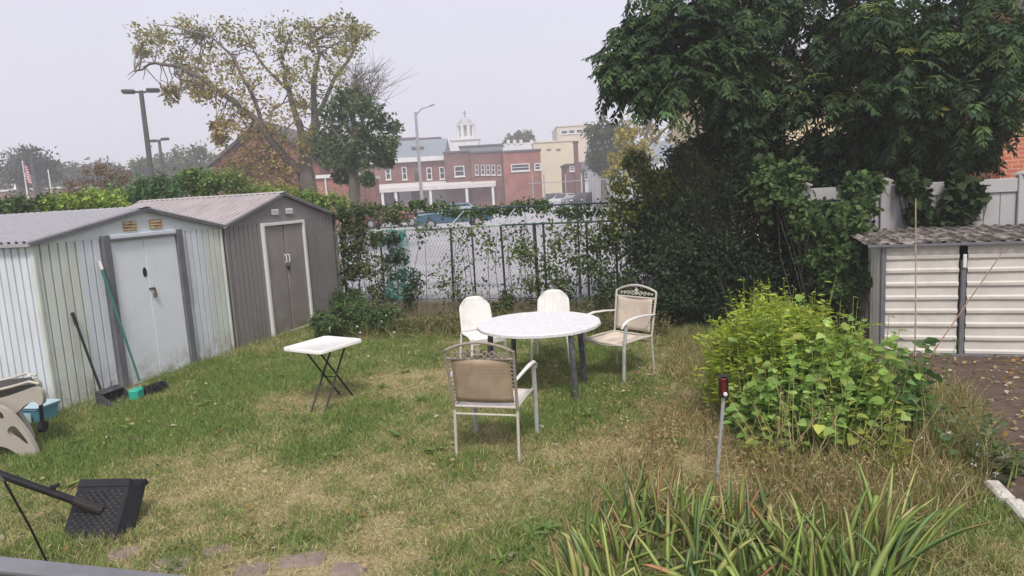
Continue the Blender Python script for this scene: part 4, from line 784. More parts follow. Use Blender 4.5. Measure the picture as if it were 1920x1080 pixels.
plant('evergreen_bush', 'dark bush pressed against the end of the long low shed', 'bush', dbl([(1550, 560, 55, -.6), (1560, 480, 60, -.5), (1560, 400, 60, -.1), (1590, 440, 40, -.6), (1540, 330, 70, .3), (1600, 300, 60, .4), (1520, 600, 40, -.7)], 9.9), 3000, .064, DK, (P[0], P[1], 0), 'broad', .7, sub=22, tight=.28, mat=DARKLEAF, nst=30, sr=.012, stemm='darkstem')
P = atd(1370, 560, 9.5)
t = thing('feathery_shrub', 'brownish dark shrub with fine upright feathery sprays', 'shrub', (P[0], P[1], 0)); n = 5000
px = rng.normal(1350, 62, n); py = 470-170*rng.random(n)**.8-20*np.sin(px*.05); dd = 9.9+.8*rng.random(n); Q = A([atd(a, b, c) for a, b, c in zip(px, py, dd)])
leaves('foliage', DARKLEAF, Q, A([.0, 0, .8])+rnd_unit(n)*.7+A([.25, 0, 0])*np.sign(px-1345)[:, None]*.6, rnd_unit(n), .10+.10*rng.random(n), .009, pick([(.035, .042, .02), (.05, .045, .025), (.025, .038, .018)], n), 'blade', t)
mb = MB(); stems(mb, (P[0], P[1], 0), Q[::600], .008); mb.build('stems', M_['darkstem'], t, world=True)
# vines with lighter, lobed leaves climbing over the thicket and over the vinyl fence
VG = [(.07, .125, .045), (.10, .165, .055), (.05, .09, .035), (.135, .20, .07)]
P = atd(1520, 590, 9.2)
plant('climbing_vine', 'lighter green lobed vine climbing over the dark thicket', 'vine', dbl([(1600, 352, 26, -.3), (1632, 345, 20, -.3), (1618, 385, 22, -.4), (1440, 320, 32, 0), (1425, 345, 26, 0), (1470, 345, 32, -.1), (1500, 380, 30, -.1), (1450, 380, 34, 0), (1520, 420, 32, -.2), (1545, 440, 34, -.3), (1490, 320, 24, .1), (1560, 480, 30, -.4), (1590, 400, 34, -.4), (1610, 380, 28, -.3), (1565, 530, 30, -.5), (1600, 430, 30, -.5), (1530, 480, 28, -.2)], 9.35), 260, .085, VG, (P[0], P[1], 0), 'lobed', .95, sub=12, tight=.36, nst=26)
P = atd(1625, 560, 8.5)
plant('climbing_vine', 'vine trailing round the corner post of the long low shed', 'vine', dbl([(1600, 490, 26, 0), (1620, 520, 18, -.1), (1590, 540, 26, 0), (1612, 470, 18, 0)], 8.55), 200, .07, VG, (P[0], P[1], 0), 'lobed', .95, tight=.4)
P = aty(1740, 420, 10.4)
plant('hanging_ivy', 'dark ivy hanging over the vinyl fence, full and wide at its top', 'ivy', [(aty(x, y, 10.38), r/125.) for x, y, r in ((1706, 338, 18), (1718, 362, 18), (1728, 390, 17), (1738, 412, 14), (1712, 400, 15), (1698, 352, 13))], 150, .10, [(.03, .055, .02), (.045, .075, .025), (.025, .045, .02)], (P[0], 10.38, 1.42), 'lobed', .95, tight=.4, mat=DARKLEAF)
P = aty(1800, 415, 10.36)
plant('hanging_ivy', 'ivy strand hanging over the vinyl fence with gaps between its leaves', 'ivy', [(aty(x, y, 10.36), r/125.) for x, y, r in ((1790, 360, 16), (1780, 385, 14), (1805, 395, 16), (1800, 412, 14), (1825, 350, 15), (1832, 375, 12), (1790, 335, 14), (1765, 410, 10))], 60, .11, [(.03, .055, .02), (.045, .075, .025), (.025, .045, .02)], (P[0], 10.36, 1.42), 'lobed', .95, tight=.45, mat=DARKLEAF)
# tree with long pinnate fronds filling the top right
def pinnate_tree(label, base, trunks, blobs, per, cols, group=None):
    t = thing('pinnate_tree', label, 'tree', base, 0, group)
    tips, C, I = blob_pts(blobs, per, 8, .34, .82); PP, DD, NN, LL, WW, CC = [], [], [], [], [], []
    rach = MB(); nf = 5
    for q in range(len(tips)):
        tp = tips[q]; o = unit(C[q]*A([1, 1, .5])+rng.normal(size=3)*.25); base_c = pick(cols, 1, .22)[0]; ph = rng.random()*6.28
        for f in range(nf):
            az = ph+f*6.28/nf+rng.normal(0, .3); d = unit(A([math.cos(az), math.sin(az), .35*rng.random()-.15])+o*.75); L = .20+.30*rng.random(); m = 6+int(3*rng.random())
            dr0 = .05+.16*rng.random(); s = tp+rng.normal(size=3)*.09; dd = d.copy(); pts = [s.copy()]; seg = L/m; cc = base_c*(1+rng.normal(0, .12))
            if rng.random() < .018: cc = A([.13, .14, .03])
            elif rng.random() < .01: cc = A([.09, .05, .03])
            for k in range(m):
                dd = unit(dd-A([0, 0, dr0+.02*k])+rng.normal(size=3)*.05); s = s+dd*seg; pts.append(s.copy())
                side = unit(np.cross(dd, [0, 0, 1.0])); nn = np.cross(side, dd)
                w = (.75+.5*math.sin(math.pi*(k+.8)/m))*.088*(.7+.6*L/.35)
                if k > 0:
                    for sg in (-1, 1):
                        PP.append(s); DD.append(side*sg*.85+dd*.45-A([0, 0, .34])+rng.normal(size=3)*.18); NN.append(nn+rng.normal(size=3)*.4); LL.append(w*(.85+.3*rng.random())); WW.append(w*(.30+.12*rng.random())); CC.append(cc*(1+rng.normal(0, .10)))
            PP.append(s); DD.append(dd); NN.append(nn); LL.append(.09); WW.append(.032); CC.append(cc)
            if f % 2 == 0: rach.tube([pts[0], pts[m//2], pts[m]], [.006, .004, .002], 3, cap=False)
    leaves('crown', DARKLEAF, A(PP), A(DD), A(NN), A(LL), A(WW), np.clip(A(CC), .004, 1), 'leaf', t)
    rach.build('twigs', M_['stem'], t, world=True)
    mb = MB()
    for tr in trunks: limb(mb, *tr)
    cen = [c for c, r in blobs]; top = [A(tr[0][-1]) for tr in trunks]
    for c, r in blobs:
        s = min(top, key=lambda q: np.linalg.norm(q-c)); limb(mb, [s, (s+c)/2+A([0, 0, .15]), c], .045, .015, 6, .04)
    mb.build('trunk', M_['bark'], t, world=True, smooth=True); return t
PT = [(.036, .07, .032), (.056, .10, .038), (.026, .05, .024), (.078, .13, .048), (.038, .074, .04)]
L1 = [(1178, 95, 20, .1), (1168, 125, 12, .1), (1195, 150, 20, 0), (1205, 60, 28, .1), (1225, 110, 55, 0), (1260, 40, 70, 0), (1210, 60, 35, .2), (1260, 150, 50, -.1), (1340, 60, 80, 0), (1335, 160, 65, .1), (1430, 60, 80, 0), (1400, 180, 60, .3), (1530, 50, 85, .2), (1520, 180, 70, .1), (1600, 90, 75, 0), (1590, 240, 60, .4), (1530, 270, 50, .5), (1330, -60, 110, .3), (1480, -90, 120, .4), (1400, 250, 50, .6)]
L2 = [(1640, 60, 75, 0), (1690, 150, 85, 0), (1640, 190, 70, .3), (1760, 70, 90, 0), (1790, 190, 85, -.1), (1690, 240, 65, .4), (1770, 255, 50, .3), (1848, 232, 36, .2), (1735, 295, 38, .9), (1805, 285, 34, .8), (1860, 120, 85, -.2), (1870, 30, 90, 0), (1835, 215, 45, .2), (1960, 80, 100, 0), (1640, -90, 110, .3), (1800, -100, 120, .2), (1960, -80, 120, .2)]
b1 = dbl(L1, 9.9)+dbl([(x, y-8, r, d) for x, y, r, d in L1[8:12]], 11.6); b2 = dbl(L2, 9.2)+dbl([(x, y-8, r, d) for x, y, r, d in L2[:12:2]], 10.9)
P = atd(1470, 580, 10.8); Q = atd(1450, 150, 10.8); R_ = atd(1340, 80, 10.2)
pinnate_tree('tall dark tree with drooping feathered leaves reaching over toward the sky', (P[0], P[1], 0), [([(P[0], P[1], 0), P*.5+Q*.5, Q], .13, .06), ([P*.35+Q*.65, (Q+R_)/2, R_], .07, .03)], b1, 27, PT)
P = atd(1690, 560, 11.0); P[1] = 11.1; Q = atd(1760, 90, 10.3)
pinnate_tree('dark tree with large feathered leaves standing over the vinyl fence', (P[0], P[1], 0), [([(P[0], P[1], 0), P*.5+Q*.5, Q], .12, .05), ([P*.4+Q*.6, atd(1880, 60, 9.6)], .06, .03)], b2, 26, PT+[(.06, .095, .03)])

# ================================================================== BUSH BESIDE THE DRY STRIP
def leafy_stems(name, label, cat, roots, heights, leaf, wr, cols, shape, per, lean, zmin=.15, mat=None, upk=.2, stemcol='stem', taper=.5):
    c0 = A([np.mean([r[0] for r in roots]), np.mean([r[1] for r in roots]), 0]); t = thing(name, label, cat, c0); mb = MB(); PP, DD, NN, LL, CC = [], [], [], [], []
    for (x, y), h in zip(roots, heights):
        out = A([x-c0[0], y-c0[1], 0]); b = A([x, y, 0]); tp = A([x, y, h])+out*lean+rng.normal(size=3)*A([.07, .07, .04]); m1 = (b+tp)/2+rng.normal(size=3)*.03
        mb.tube([b, m1, tp], [.006, .0045, .002], 4); cb = pick(cols, 1, .15)[0]
        for k in range(per):
            f = zmin+(1-zmin)*(k+rng.random())/per; p = b*(1-f)**2+2*f*(1-f)*m1+f*f*tp; az = k*2.4+rng.random()
            PP.append(p+rng.normal(size=3)*.012); DD.append([math.cos(az), math.sin(az), upk+.3*rng.normal()*.5]); NN.append(A([0, 0, 1])+rng.normal(size=3)*.55); LL.append(leaf*(.35+1.05*rng.random()**1.3)*(1-taper*max(0, f-.5)*2*.6)); CC.append(cb*(1+rng.normal(0, .13)))
    LL = A(LL); leaves('foliage', mat or LEAF, A(PP), A(DD), A(NN), LL, LL*wr, np.clip(A(CC), .01, 1), shape, t); mb.build('stems', M_[stemcol], t, world=True); return t
def inpoly_px(n, fn):
    out = []
    while len(out) < n:
        q = fn()
        if q is not None: out.append(q)
    return out
YG = [(.32, .42, .05), (.40, .49, .07), (.24, .35, .05), (.46, .50, .09), (.32, .38, .06)]
rt = [(-.02+rng.normal(0, .42)*1.0+.42, 6.35+rng.normal(0, .30)) for _ in range(560)]; rt = [(x, y) for x, y in rt if ((x-.48)/.58)**2+((y-6.38)/.62)**2 < 1.0+.25*rng.normal()*.5]
hh = [max(.4, .79+.19*math.exp(-((x-.40)/.35)**2)+rng.normal(0, .10)+(.14 if rng.random() < .08 else 0)-.3*max(0, .15-x)-.35*max(0, x-.7)-.30*max(0, ((x-.48)/.58)**2+((y-6.38)/.62)**2-.45)) for x, y in rt]
leafy_stems('goldenrod_bush', 'tall yellow green bush of narrow feathery leaves in the middle of the weeds', 'bush', rt, hh, .10, .24, YG, 'leaf', 34, .22, .22, upk=.25)
BG = [(.20, .34, .07), (.28, .42, .11), (.14, .26, .055), (.34, .46, .15), (.21, .33, .08), (.25, .38, .09), (.40, .42, .09)]
rt = [(.66+rng.normal(0, .36), 5.78+rng.normal(0, .28)) for _ in range(430)]; rt = [(x, y) for x, y in rt if ((x-.66)/.58)**2+((y-5.86)/.56)**2 < 1.0+.3*rng.normal()*.5]
hh = [max(.2, .36+.46*np.clip((y-5.3)/.8, 0, 1)+.12*(x-.5)+rng.normal(0, .13)-.22*max(0, ((x-.66)/.58)**2+((y-5.86)/.56)**2-.5)) for x, y in rt]
leafy_stems('broadleaf_bush', 'green bush with broad heart shaped leaves in front of the feathery one', 'bush', rt, hh, .092, .78, BG, 'broad', 14, .12, .10, upk=-.05, taper=.3)
rt = [(1.36+rng.normal(0, .10), 5.95+rng.normal(0, .22)) for _ in range(26)]
leafy_stems('broadleaf_bush', 'taller bluish green leafy weed leaning to the long low shed', 'bush', rt, [.72+rng.normal(0, .10) for _ in rt], .11, .6, [(.10, .18, .06), (.14, .22, .08), (.08, .14, .05)], 'broad', 12, .15, .2, upk=0)
rt = [(1.62+rng.normal(0, .12), 5.55+rng.normal(0, .22)) for _ in range(30)]
leafy_stems('weed_clump', 'low dark weed clump at the edge of the bare soil near the canes', 'weeds', rt, [.30+rng.normal(0, .08) for _ in rt], .07, .6, [(.07, .12, .05), (.10, .15, .06), (.16, .16, .08)], 'broad', 12, .3, .1)
rt = [(1.78+rng.normal(0, .07), 5.25+rng.normal(0, .12)) for _ in range(16)]
w = leafy_stems('weed_clump', 'small weed clump with tiny white blossoms above the white edging', 'weeds', rt, [.24+rng.normal(0, .06) for _ in rt], .06, .6, [(.07, .12, .05), (.10, .15, .06)], 'broad', 10, .3, .1)
n = 54; q = A([1.55, 5.1, .20])+rng.normal(size=(9, 3))*A([.12, .2, .05]); P = np.repeat(q, 6, 0); leaves('blossoms', LEAF, P+rng.normal(size=(n, 3))*.008, rnd_unit(n), rnd_unit(n)+A([0, -.4, .6]), .018, .011, np.full((n, 3), .7), 'leaf', w)
# withered stems caught in the front of the bush
mb = MB()
for k in range(70):
    x, y = .55+rng.normal(0, .36), 5.38+rng.normal(0, .16); h = .25+.4*rng.random(); e = A([x+rng.normal(0, .18), y+rng.normal(0, .12), h]); mb.tube([(x, y, 0), (A([x, y, 0])+e)/2+rng.normal(size=3)*.03, e], [.004, .003, .0015], 4)
mb.build('stalks', M_['drystem'], bpy.data.objects['broadleaf_bush'], world=True)
# a few yellow tufts in the dry strip
for px, py, lab in ((960, 582, 'yellow green tuft at the foot of the fence between the plastic chairs'), (1450, 860, 'yellowing broad leaved weed at the foot of the big bush'), (1665, 880, 'pale green weed with three large leaves behind the iris blades')):
    c = g(px, py); rt = [(c[0]+rng.normal(0, .09), c[1]+rng.normal(0, .09)) for _ in range(12)]
    leafy_stems('weed_clump', lab, 'weeds', rt, [.26+rng.normal(0, .07) for _ in rt], .085, .6, [(.26, .28, .05), (.34, .32, .07), (.16, .22, .05)], 'broad', 8, .5, .15)

# ================================================================== IRIS CLUMPS
def iris(label, px, py, n, hmin, hmax, spread, dry, az0=None):
    c = g(px, py); t = thing('iris_plant', label, 'plant', c, 0, 'iris plants at the near corner of the lawn'); V, Fc, CC = [], [], []
    for k in range(int(n*1.9)):
        L = .94*(hmin+(hmax-hmin)*rng.random()); w = .012+.012*rng.random(); az = rng.random()*2*math.pi if az0 is None else az0+rng.normal(0, .5)
        a = A([math.cos(az), math.sin(az), 0]); tilt = abs(rng.normal(.27, .25)) if rng.random() > .15 else .75+.35*rng.random(); s = c+A([rng.normal(0, spread*1.25), rng.normal(0, spread), -.01]); d = unit(a*math.sin(tilt)+A([0, 0, math.cos(tilt)]))
        face = rng.random()*math.pi; sd = unit(np.cross(d, [math.cos(face), math.sin(face), .1])); bend = .02+.10*rng.random(); m = 9; off = len(V)
        gc = pick([(.20, .30, .075), (.27, .37, .09), (.15, .24, .10), (.35, .42, .13), (.44, .45, .16)], 1, .15)[0]; dc = pick([(.48, .33, .17), (.33, .20, .11), (.58, .48, .29), (.36, .15, .07), (.42, .37, .14)], 1, .15)[0]
        alld = rng.random() < dry*.5; tipd = .55+.5*rng.random() if rng.random() < dry+.25 else 2
        fold = rng.random() < .18
        for j in range(m+1):
            f = j/m; ww = w*(1-.25*(1-f)**2)*(1-f**3.5)**.8*(1.0 if not alld else .6); th = .0022*(1-f)
            nn = np.cross(sd, d)
            V += [s-sd*ww, s+nn*th, s+sd*ww, s-nn*th]; kk = 1.0 if alld else float(np.clip((f-tipd)/.22+.5*(rng.random()-.5), 0, 1)); CC += [gc*(1-kk)+dc*kk]*4
            d = unit(d+a*bend*f-A([0, 0, bend*.9*f])+( -A([0, 0, 1.1])+a*.5 if (fold and j == 6) else 0)); s = s+d*L/m
        for j in range(m):
            for e in range(4): Fc.append((off+j*4+e, off+j*4+(e+1) % 4, off+(j+1)*4+(e+1) % 4, off+(j+1)*4+e))
    me = bpy.data.meshes.new('blades'); me.from_pydata((A(V)-org(t)).tolist(), [], Fc); me.update(); at = me.attributes.new('Col', 'FLOAT_COLOR', 'POINT'); at.data.foreach_set('color', np.hstack([A(CC), np.ones((len(CC), 1))]).astype(np.float32).ravel())
    link('blades', me, leafmat_iris, t, True); return t
leafmat_iris = leafmat('iris_blades', .22, .42, .4)
iris('outermost iris clump on the lawn side, blades splayed and brown tipped', 1150, 1045, 20, .22, .46, .08, .45)
iris('iris clump with many dry brown blades behind the outermost one', 1215, 985, 24, .26, .50, .09, .55)
iris('upright bluish green iris clump by the foot of the red topped stake', 1285, 1020, 24, .28, .52, .08, .3)
iris('wide green iris clump in the very front row, middle of the bed', 1330, 1120, 26, .34, .58, .11, .3)
iris('iris clump with pale folded tips between the stake and the dry grass', 1400, 1030, 24, .28, .50, .09, .45)
iris('iris clump with rusty orange tips to the far side of a dark thin stalk', 1490, 1070, 26, .28, .52, .10, .5)
iris('lush long bladed iris clump with tall blades leaning toward the soil path', 1640, 1075, 18, .48, .74, .06, .1, .35)
iris('dark green iris clump filling the front corner below the long blades', 1580, 1130, 26, .34, .60, .12, .2)
iris('flat spreading iris clump at the very front edge beside the lawn', 1100, 1130, 18, .24, .46, .08, .4, 2.6)
# ================================================================== BACKGROUND BUILDINGS (their fronts face the yard)
BRICK = brickmat('red_brick', (.20, .07, .052), (.135, .05, .042), (.22, .17, .15), 1, .30, .11, PS); BRICKD = brickmat('dark_red_brick', (.16, .062, .055), (.12, .048, .045), (.22, .18, .17), 1, .30, .11, PS)
BRICKO = brickmat('orange_brick', (.42, .13, .06), (.34, .10, .05), (.4, .3, .24), 1, .30, .11, PS)
M_['slate'] = surf('blue_grey_shingle', (.20, .23, .26), .85, .12, 3, (.14, .16, .18), .5, 1.0); M_['wtrim'] = surf('white_paint', (.62, .62, .62), .6, .05, 2, (.4, .38, .36), .5, 1.5); M_['glass'] = surf('dark_window_glass', (.03, .034, .04), .12, .2, 1.5, spec=.6)
M_['awning'] = surf('pale_canopy', (.55, .53, .52), .7, .08, 1.5, (.36, .33, .3), .6, .8); M_['yellow'] = surf('pale_yellow_render', (.57, .50, .36), .85, .06, .5, (.5, .42, .3), .4, .4); M_['cream'] = surf('cream_siding', (.62, .52, .34), .8, .06, 1)
M_['pinkish'] = surf('pinkish_cream_render', (.55, .46, .38), .85, .06, .5); M_['greywall'] = surf('pale_grey_wall', (.42, .40, .39), .8, .08, .8); M_['whitewall'] = surf('white_siding', (.62, .62, .63), .7, .05, 1); M_['tar'] = surf('dark_flat_roof', (.10, .10, .105), .9, .2, 1); M_['tan'] = surf('tan_door', (.26, .24, .22), .7, .1, 2)
ZG = .25
def rect(x0, y0, x1, y1, D):      # pixel box on a facade at distance D -> xl0, xl1, z0, z1
    a = kp(x0, (y0+y1)/2, D); b = kp(x1, (y0+y1)/2, D); t_ = kp((x0+x1)/2, y0, D); l = kp((x0+x1)/2, y1, D); return a[0], b[0], l[2], t_[2]
def kroot(name, label, cat, x, D, group=None): p = kp(x, 400, D); w = k2w((p[0], D, ZG)); return thing(name, label, cat, w, 0, group)
def kb(mb, x0, x1, y0, y1, z0, z1): return mb.bx((x0, y0, z0), (x1, y1, z1))
def window(t, x0, y0, x1, y1, D, pane=True, bars=1, glassm=None, fm=None):
    a, b, z0, z1 = rect(x0, y0, x1, y1, D); fwid = min(.12, (b-a)*.16); m = MB()
    kb(m, a, a+fwid, D-.10, D+.02, z0, z1); kb(m, b-fwid, b, D-.10, D+.02, z0, z1); kb(m, a+fwid, b-fwid, D-.098, D+.02, z0, z0+fwid); kb(m, a+fwid, b-fwid, D-.098, D+.02, z1-fwid, z1)
    for k in range(bars): zz = z0+(z1-z0)*(k+1)/(bars+1); kb(m, a+fwid, b-fwid, D-.09, D+.0, zz-.04, zz+.04)
    kb(m, a-.08, b+.08, D-.16, D-.02, z0-.10, z0-.004)
    f_ = m.build('window', fm or M_['wtrim'], t, k=True); m = MB(); kb(m, a+fwid*.9, b-fwid*.9, D-.045, D-.01, z0+fwid*.9, z1-fwid*.9); m.build('pane', glassm or M_['glass'], f_, k=True); return f_
# --- row house with slate roof and long canopy
D = 92.0; t = kroot('row_building', 'brick row building with slate blue roof and long pale canopy', 'building', 750, D)
a, b, z0, z1 = rect(630, 298, 838, 400, D); m = MB(); kb(m, a, b, D, D+12, ZG, z1); m.build('wall', BRICK, t, k=True)
zt = kp(740, 264, D+5)[2]; m = MB(); m.prism([(a-.3, D-.5, z1+.05), (a-.3, D+6, zt), (a-.3, D+12.4, z1+.05)], (b-a+.3, 0, 0)); rf = m.build('roof', M_['slate'], t, k=True)
m = MB(); kb(m, a-.3, b, D-.55, D-.02, z1-.55, z1+.04); m.build('cornice', M_['wtrim'], t, k=True)
for x, w, h in ((785, 1.6, 1.1), (815, 1.0, .5)): q = kp(x, 285, D+3); m = MB(); kb(m, q[0]-w/2, q[0]+w/2, D+2.0, D+4, q[2]-.8, q[2]+h*.6); m.build('dormer', M_['tar'], rf, k=True)
for x, w in ((768, 2.2), (805, 3.4), (745, 1.5)): q = kp(x, 262, D+7); m = MB(); kb(m, q[0]-w/2, q[0]+w/2, D+6.2, D+8, q[2]-1.0, q[2]+.25); m.build('chimney', M_['tar'], rf, k=True)
for x0, x1, y0, y1 in ((691, 701, 325, 340), (723, 733, 314, 337), (754, 763, 313, 337), (800, 810, 314, 337), (824, 834, 313, 336)): window(t, x0, y0, x1, y1, D)
m = MB(); a2, b2, zc0, zc1 = rect(690, 343, 930, 354, D-3); m.prism([(a2, D-3.4, zc0-.15), (a2, D-3.4, zc0+.35), (a2, D-.02, zc1+.25), (a2, D-.02, zc1-.15)], (b2-a2, 0, 0)); m.build('canopy', M_['awning'], t, k=True)
for x in (718, 743, 792, 808, 876, 925): q = kp(x, 370, D-3); m = MB(); kb(m, q[0]-.16, q[0]+.16, D-3.3, D-3.0, ZG, zc0); m.build('canopy_post', M_['wtrim'], t, k=True)
for x0, x1, mm in ((702, 738, 'glass'), (750, 772, 'greywall'), (776, 790, 'glass'), (797, 840, 'greywall'), (845, 858, 'glass')): a3, b3, q0, q1 = rect(x0, 357, x1, 396, D); m = MB(); kb(m, a3, b3, D-.07, D-.01, ZG, q1); m.build('shop_front', M_[mm], t, k=True)
# --- flat roofed brick buildings
def flat(label, x0, x1, ytop, D, mm, wins, depth=12, ncap=M_['tar'], name='brick_building'):
    t = kroot(name, label, 'building', (x0+x1)/2, D); a, b, z0, z1 = rect(x0, ytop, x1, 400, D); m = MB(); kb(m, a, b, D, D+depth, ZG, z1); m.build('wall', mm, t, k=True)
    m = MB(); kb(m, a-.12, b+.12, D-.15, D+depth+.1, z1+.003, z1+.22); m.build('parapet', ncap, t, k=True)
    for w in wins: window(t, *w[:4], D, True, *(w[4:]))
    return t
flat('dark brick flat roofed building with one square white framed window', 836, 884, 286, 90.5, BRICKD, [(852, 311, 871, 331)])
flat('red brick flat roofed building with a row of five narrow windows', 884.5, 945, 286, 90.0, BRICK, [(891, 309, 897, 328), (902, 309, 909, 328), (912, 309, 918.5, 328), (921.5, 309, 928.5, 328), (933, 310, 939, 328)])
flat('orange tinted brick building with one wide low window', 945.5, 1016, 284, 89.0, brickmat('warm_brick', (.30, .09, .06), (.22, .075, .06), (.3, .22, .19), 1, .30, .11, PS), [(958, 307, 993, 321, 1), (1002, 306, 1014, 319)])
flat('slate grey long roof block standing behind the flat brick building', 865, 945, 274, 108, M_['slate'], [], 8, name='grey_building')
t = flat('tall pale yellow windowless building', 1003, 1082, 266, 112, M_['yellow'], [], 14, M_['yellow'], 'yellow_building')
for x in (1028, 1046): a, b, z0, z1 = rect(x-3, 279, x+5, 282, 112); m = MB(); kb(m, a, b, 111.9, 112.1, z0, z1); m.build('vent', M_['tar'], t, k=True)
t = flat('taller pinkish cream building with a dark top floor window band', 1048, 1130, 236, 135, M_['pinkish'], [(1052, 244, 1064, 252, 0), (1066, 243, 1078, 251, 0), (1080, 242, 1092, 250, 0), (1094, 241, 1106, 249, 0)], 14, M_['pinkish'], 'tall_building')
t = flat('small brick house with a tall square chimney', 1063, 1090, 310, 82, BRICKD, [(1068, 312, 1077, 321)], 7)
a, b, z0, z1 = rect(1076.5, 268, 1084, 312, 82); m = MB(); kb(m, a, b, 81.7, 82.5, ZG, z1); kb(m, a-.08, b+.08, 81.6, 82.6, z1+.004, z1+.2); m.build('chimney', BRICKD, t, k=True)
def gable_house(name, label, x0, x1, ye, yp, D, wm, rm, wins, depth=10, side=True, xp=None, cat='house'):
    t = kroot(name, label, cat, (x0+x1)/2, D); a, b, z0, z1 = rect(x0, ye, x1, 400, D); c = kp(xp or (x0+x1)/2, yp, D); m = MB()
    if side: m.prism([(a, D, ZG), (b, D, ZG), (b, D, z1), (c[0], D, c[2]), (a, D, z1)], (0, depth, 0))
    else: kb(m, a, b, D, D+depth, ZG, z1)
    m.build('wall', wm, t, k=True); m = MB(); e = .35
    if side:
        for q, s in ((a, -1), (b, 1)):
            dx, dz = q-c[0], z1-c[2]; m.prism([(c[0], D-e, c[2]+.04), (c[0]+dx*1.07, D-e, c[2]+dz*1.07+.04), (c[0]+dx*1.07, D-e, c[2]+dz*1.07+.24), (c[0], D-e, c[2]+.26)], (0, depth+2*e, 0))
    else: m.prism([(a-e, D-e, z1+.01), (a-e, D+depth/2, c[2]), (a-e, D+depth+e, z1+.01)], (b-a+2*e, 0, 0))
    m.build('roof', rm, t, k=True)
    for w in wins: window(t, *w[:4], D, True, *(w[4:]))
    return t
gable_house('brick_house', 'gabled brick house behind the yellowing tree', 402, 602, 305, 232, 46, BRICK, M_['tar'], [(440, 340, 452, 362), (520, 335, 534, 358)], 12, True, 492)
t = flat('low brick wing with a white downpipe between the two street trees', 596, 669, 333, 44, brickmat('rose_brick', (.33, .125, .095), (.26, .10, .08), (.42, .34, .31), 1, .30, .11, PS), [], 8, M_['wtrim'])
q = kp(612, 360, 43.9); m = MB(); m.tube([(q[0], 43.9, ZG), (q[0], 43.9, kp(612, 335, 44)[2])], .05, 7); m.build('downpipe', M_['wtrim'], t, k=True)
gable_house('white_house', 'white sided house with a dark window seen past the yellow tree', 1120, 1270, 300, 262, 70, M_['whitewall'], M_['slate'], [(1148, 288, 1158, 299), (1180, 290, 1188, 302), (1215, 285, 1223, 297)], 8, False)
gable_house('white_house', 'small white house half hidden by the dark street tree', 1090, 1124, 318, 300, 84, M_['whitewall'], M_['tar'], [(1096, 324, 1102, 336)], 8, False)
t = flat('long low red brick building at the far end of the lot', -60, 118, 358, 88, BRICK, [], 10, M_['wtrim']); 
q = kp(27, 346, 90); m = MB(); kb(m, q[0]-.35, q[0]+.35, 90, 90.7, q[2]-.9, q[2]+.3); m.build('roof_unit', M_['wtrim'], t, k=True)
gable_house('tan_house', 'tan sided house glimpsed through gaps in the feathered trees', 1395, 1600, 110, 40, 19, M_['cream'], M_['tar'], [(1425, 165, 1450, 215), (1500, 160, 1525, 210)], 8, False)
gable_house('brick_house', 'orange brick house glimpsed at the edge behind the vinyl fence', 1878, 2150, 150, -40, 17.5, BRICKO, M_['tar'], [(1960, 150, 2000, 230)], 8, True)
# --- church cupola
D = 150.0; t = kroot('church_tower', 'white church cupola with a dome and a cross on top', 'church tower', 874, D); c = kp(874, 262, D); s = D/1280
m = MB(); a, b, z0, z1 = rect(848, 264, 899, 300, D); kb(m, a, b, D-2.5, D+3.5, ZG, z1); kb(m, a-.3, b+.3, D-2.8, D+3.8, z1+.004, z1+.35); m.build('base', M_['wtrim'], t, k=True)
cx, cy = c[0], D+.5; zb = z1+.35; zt = kp(874, 236, D)[2]; ra_ = 14.5*s
m = MB()
for k in range(8): an = math.pi/8+k*math.pi/4; m.tube([(cx+ra_*math.cos(an), cy+ra_*math.sin(an), zb), (cx+ra_*math.cos(an), cy+ra_*math.sin(an), zt)], .42, 6)
m.lathe([(ra_+.3, zb), (ra_+.3, zb+.5)], (cx, cy, 0), 8); m.build('lantern', M_['wtrim'], t, k=True)
m = MB(); m.lathe([(ra_*.72, zb+.4), (ra_*.72, zt)], (cx, cy, 0), 8); m.build('belfry', surf('pale_louver', (.42, .43, .46), .7, .1, 1), t, k=True)
m = MB(); m.lathe([(ra_*1.22, zt), (ra_*1.25, zt+.35), (ra_*1.05, zt+.4)], (cx, cy, 0), 16); m.build('cornice', M_['wtrim'], t, k=True)
zd = kp(874, 220, D)[2]; m = MB(); h = zd-zt-.4; m.lathe([(ra_*.92*math.cos(f), zt+.4+h*math.sin(f)) for f in np.linspace(0, 1.5, 8)], (cx, cy, 0), 18); m.build('dome', surf('grey_dome', (.36, .36, .39), .6, .1, 1), t, k=True, smooth=True)
zx = kp(873, 206, D)[2]; m = MB(); kb(m, cx-.09, cx+.09, cy-.09, cy+.09, zd-.1, zx); kb(m, cx-.42, cx+.42, cy-.08, cy+.08, zx-.75, zx-.58); m.build('cross', M_['tar'], t, k=True)
t = kroot('roof_house', 'small white dormer house top behind the brick building', 'house', 962, 104); a, b, z0, z1 = rect(946, 268, 998, 300, 104); m = MB(); kb(m, a, b, 104, 109, ZG, z1); m.build('wall', M_['whitewall'], t, k=True)
for x in (950, 962, 974, 994): a, b, z0, z1 = rect(x, 262, x+6, 270, 104); m = MB(); kb(m, a, b, 103.9, 104.6, z0, z1); m.build('chimney_pot', M_['wtrim'], t, k=True)

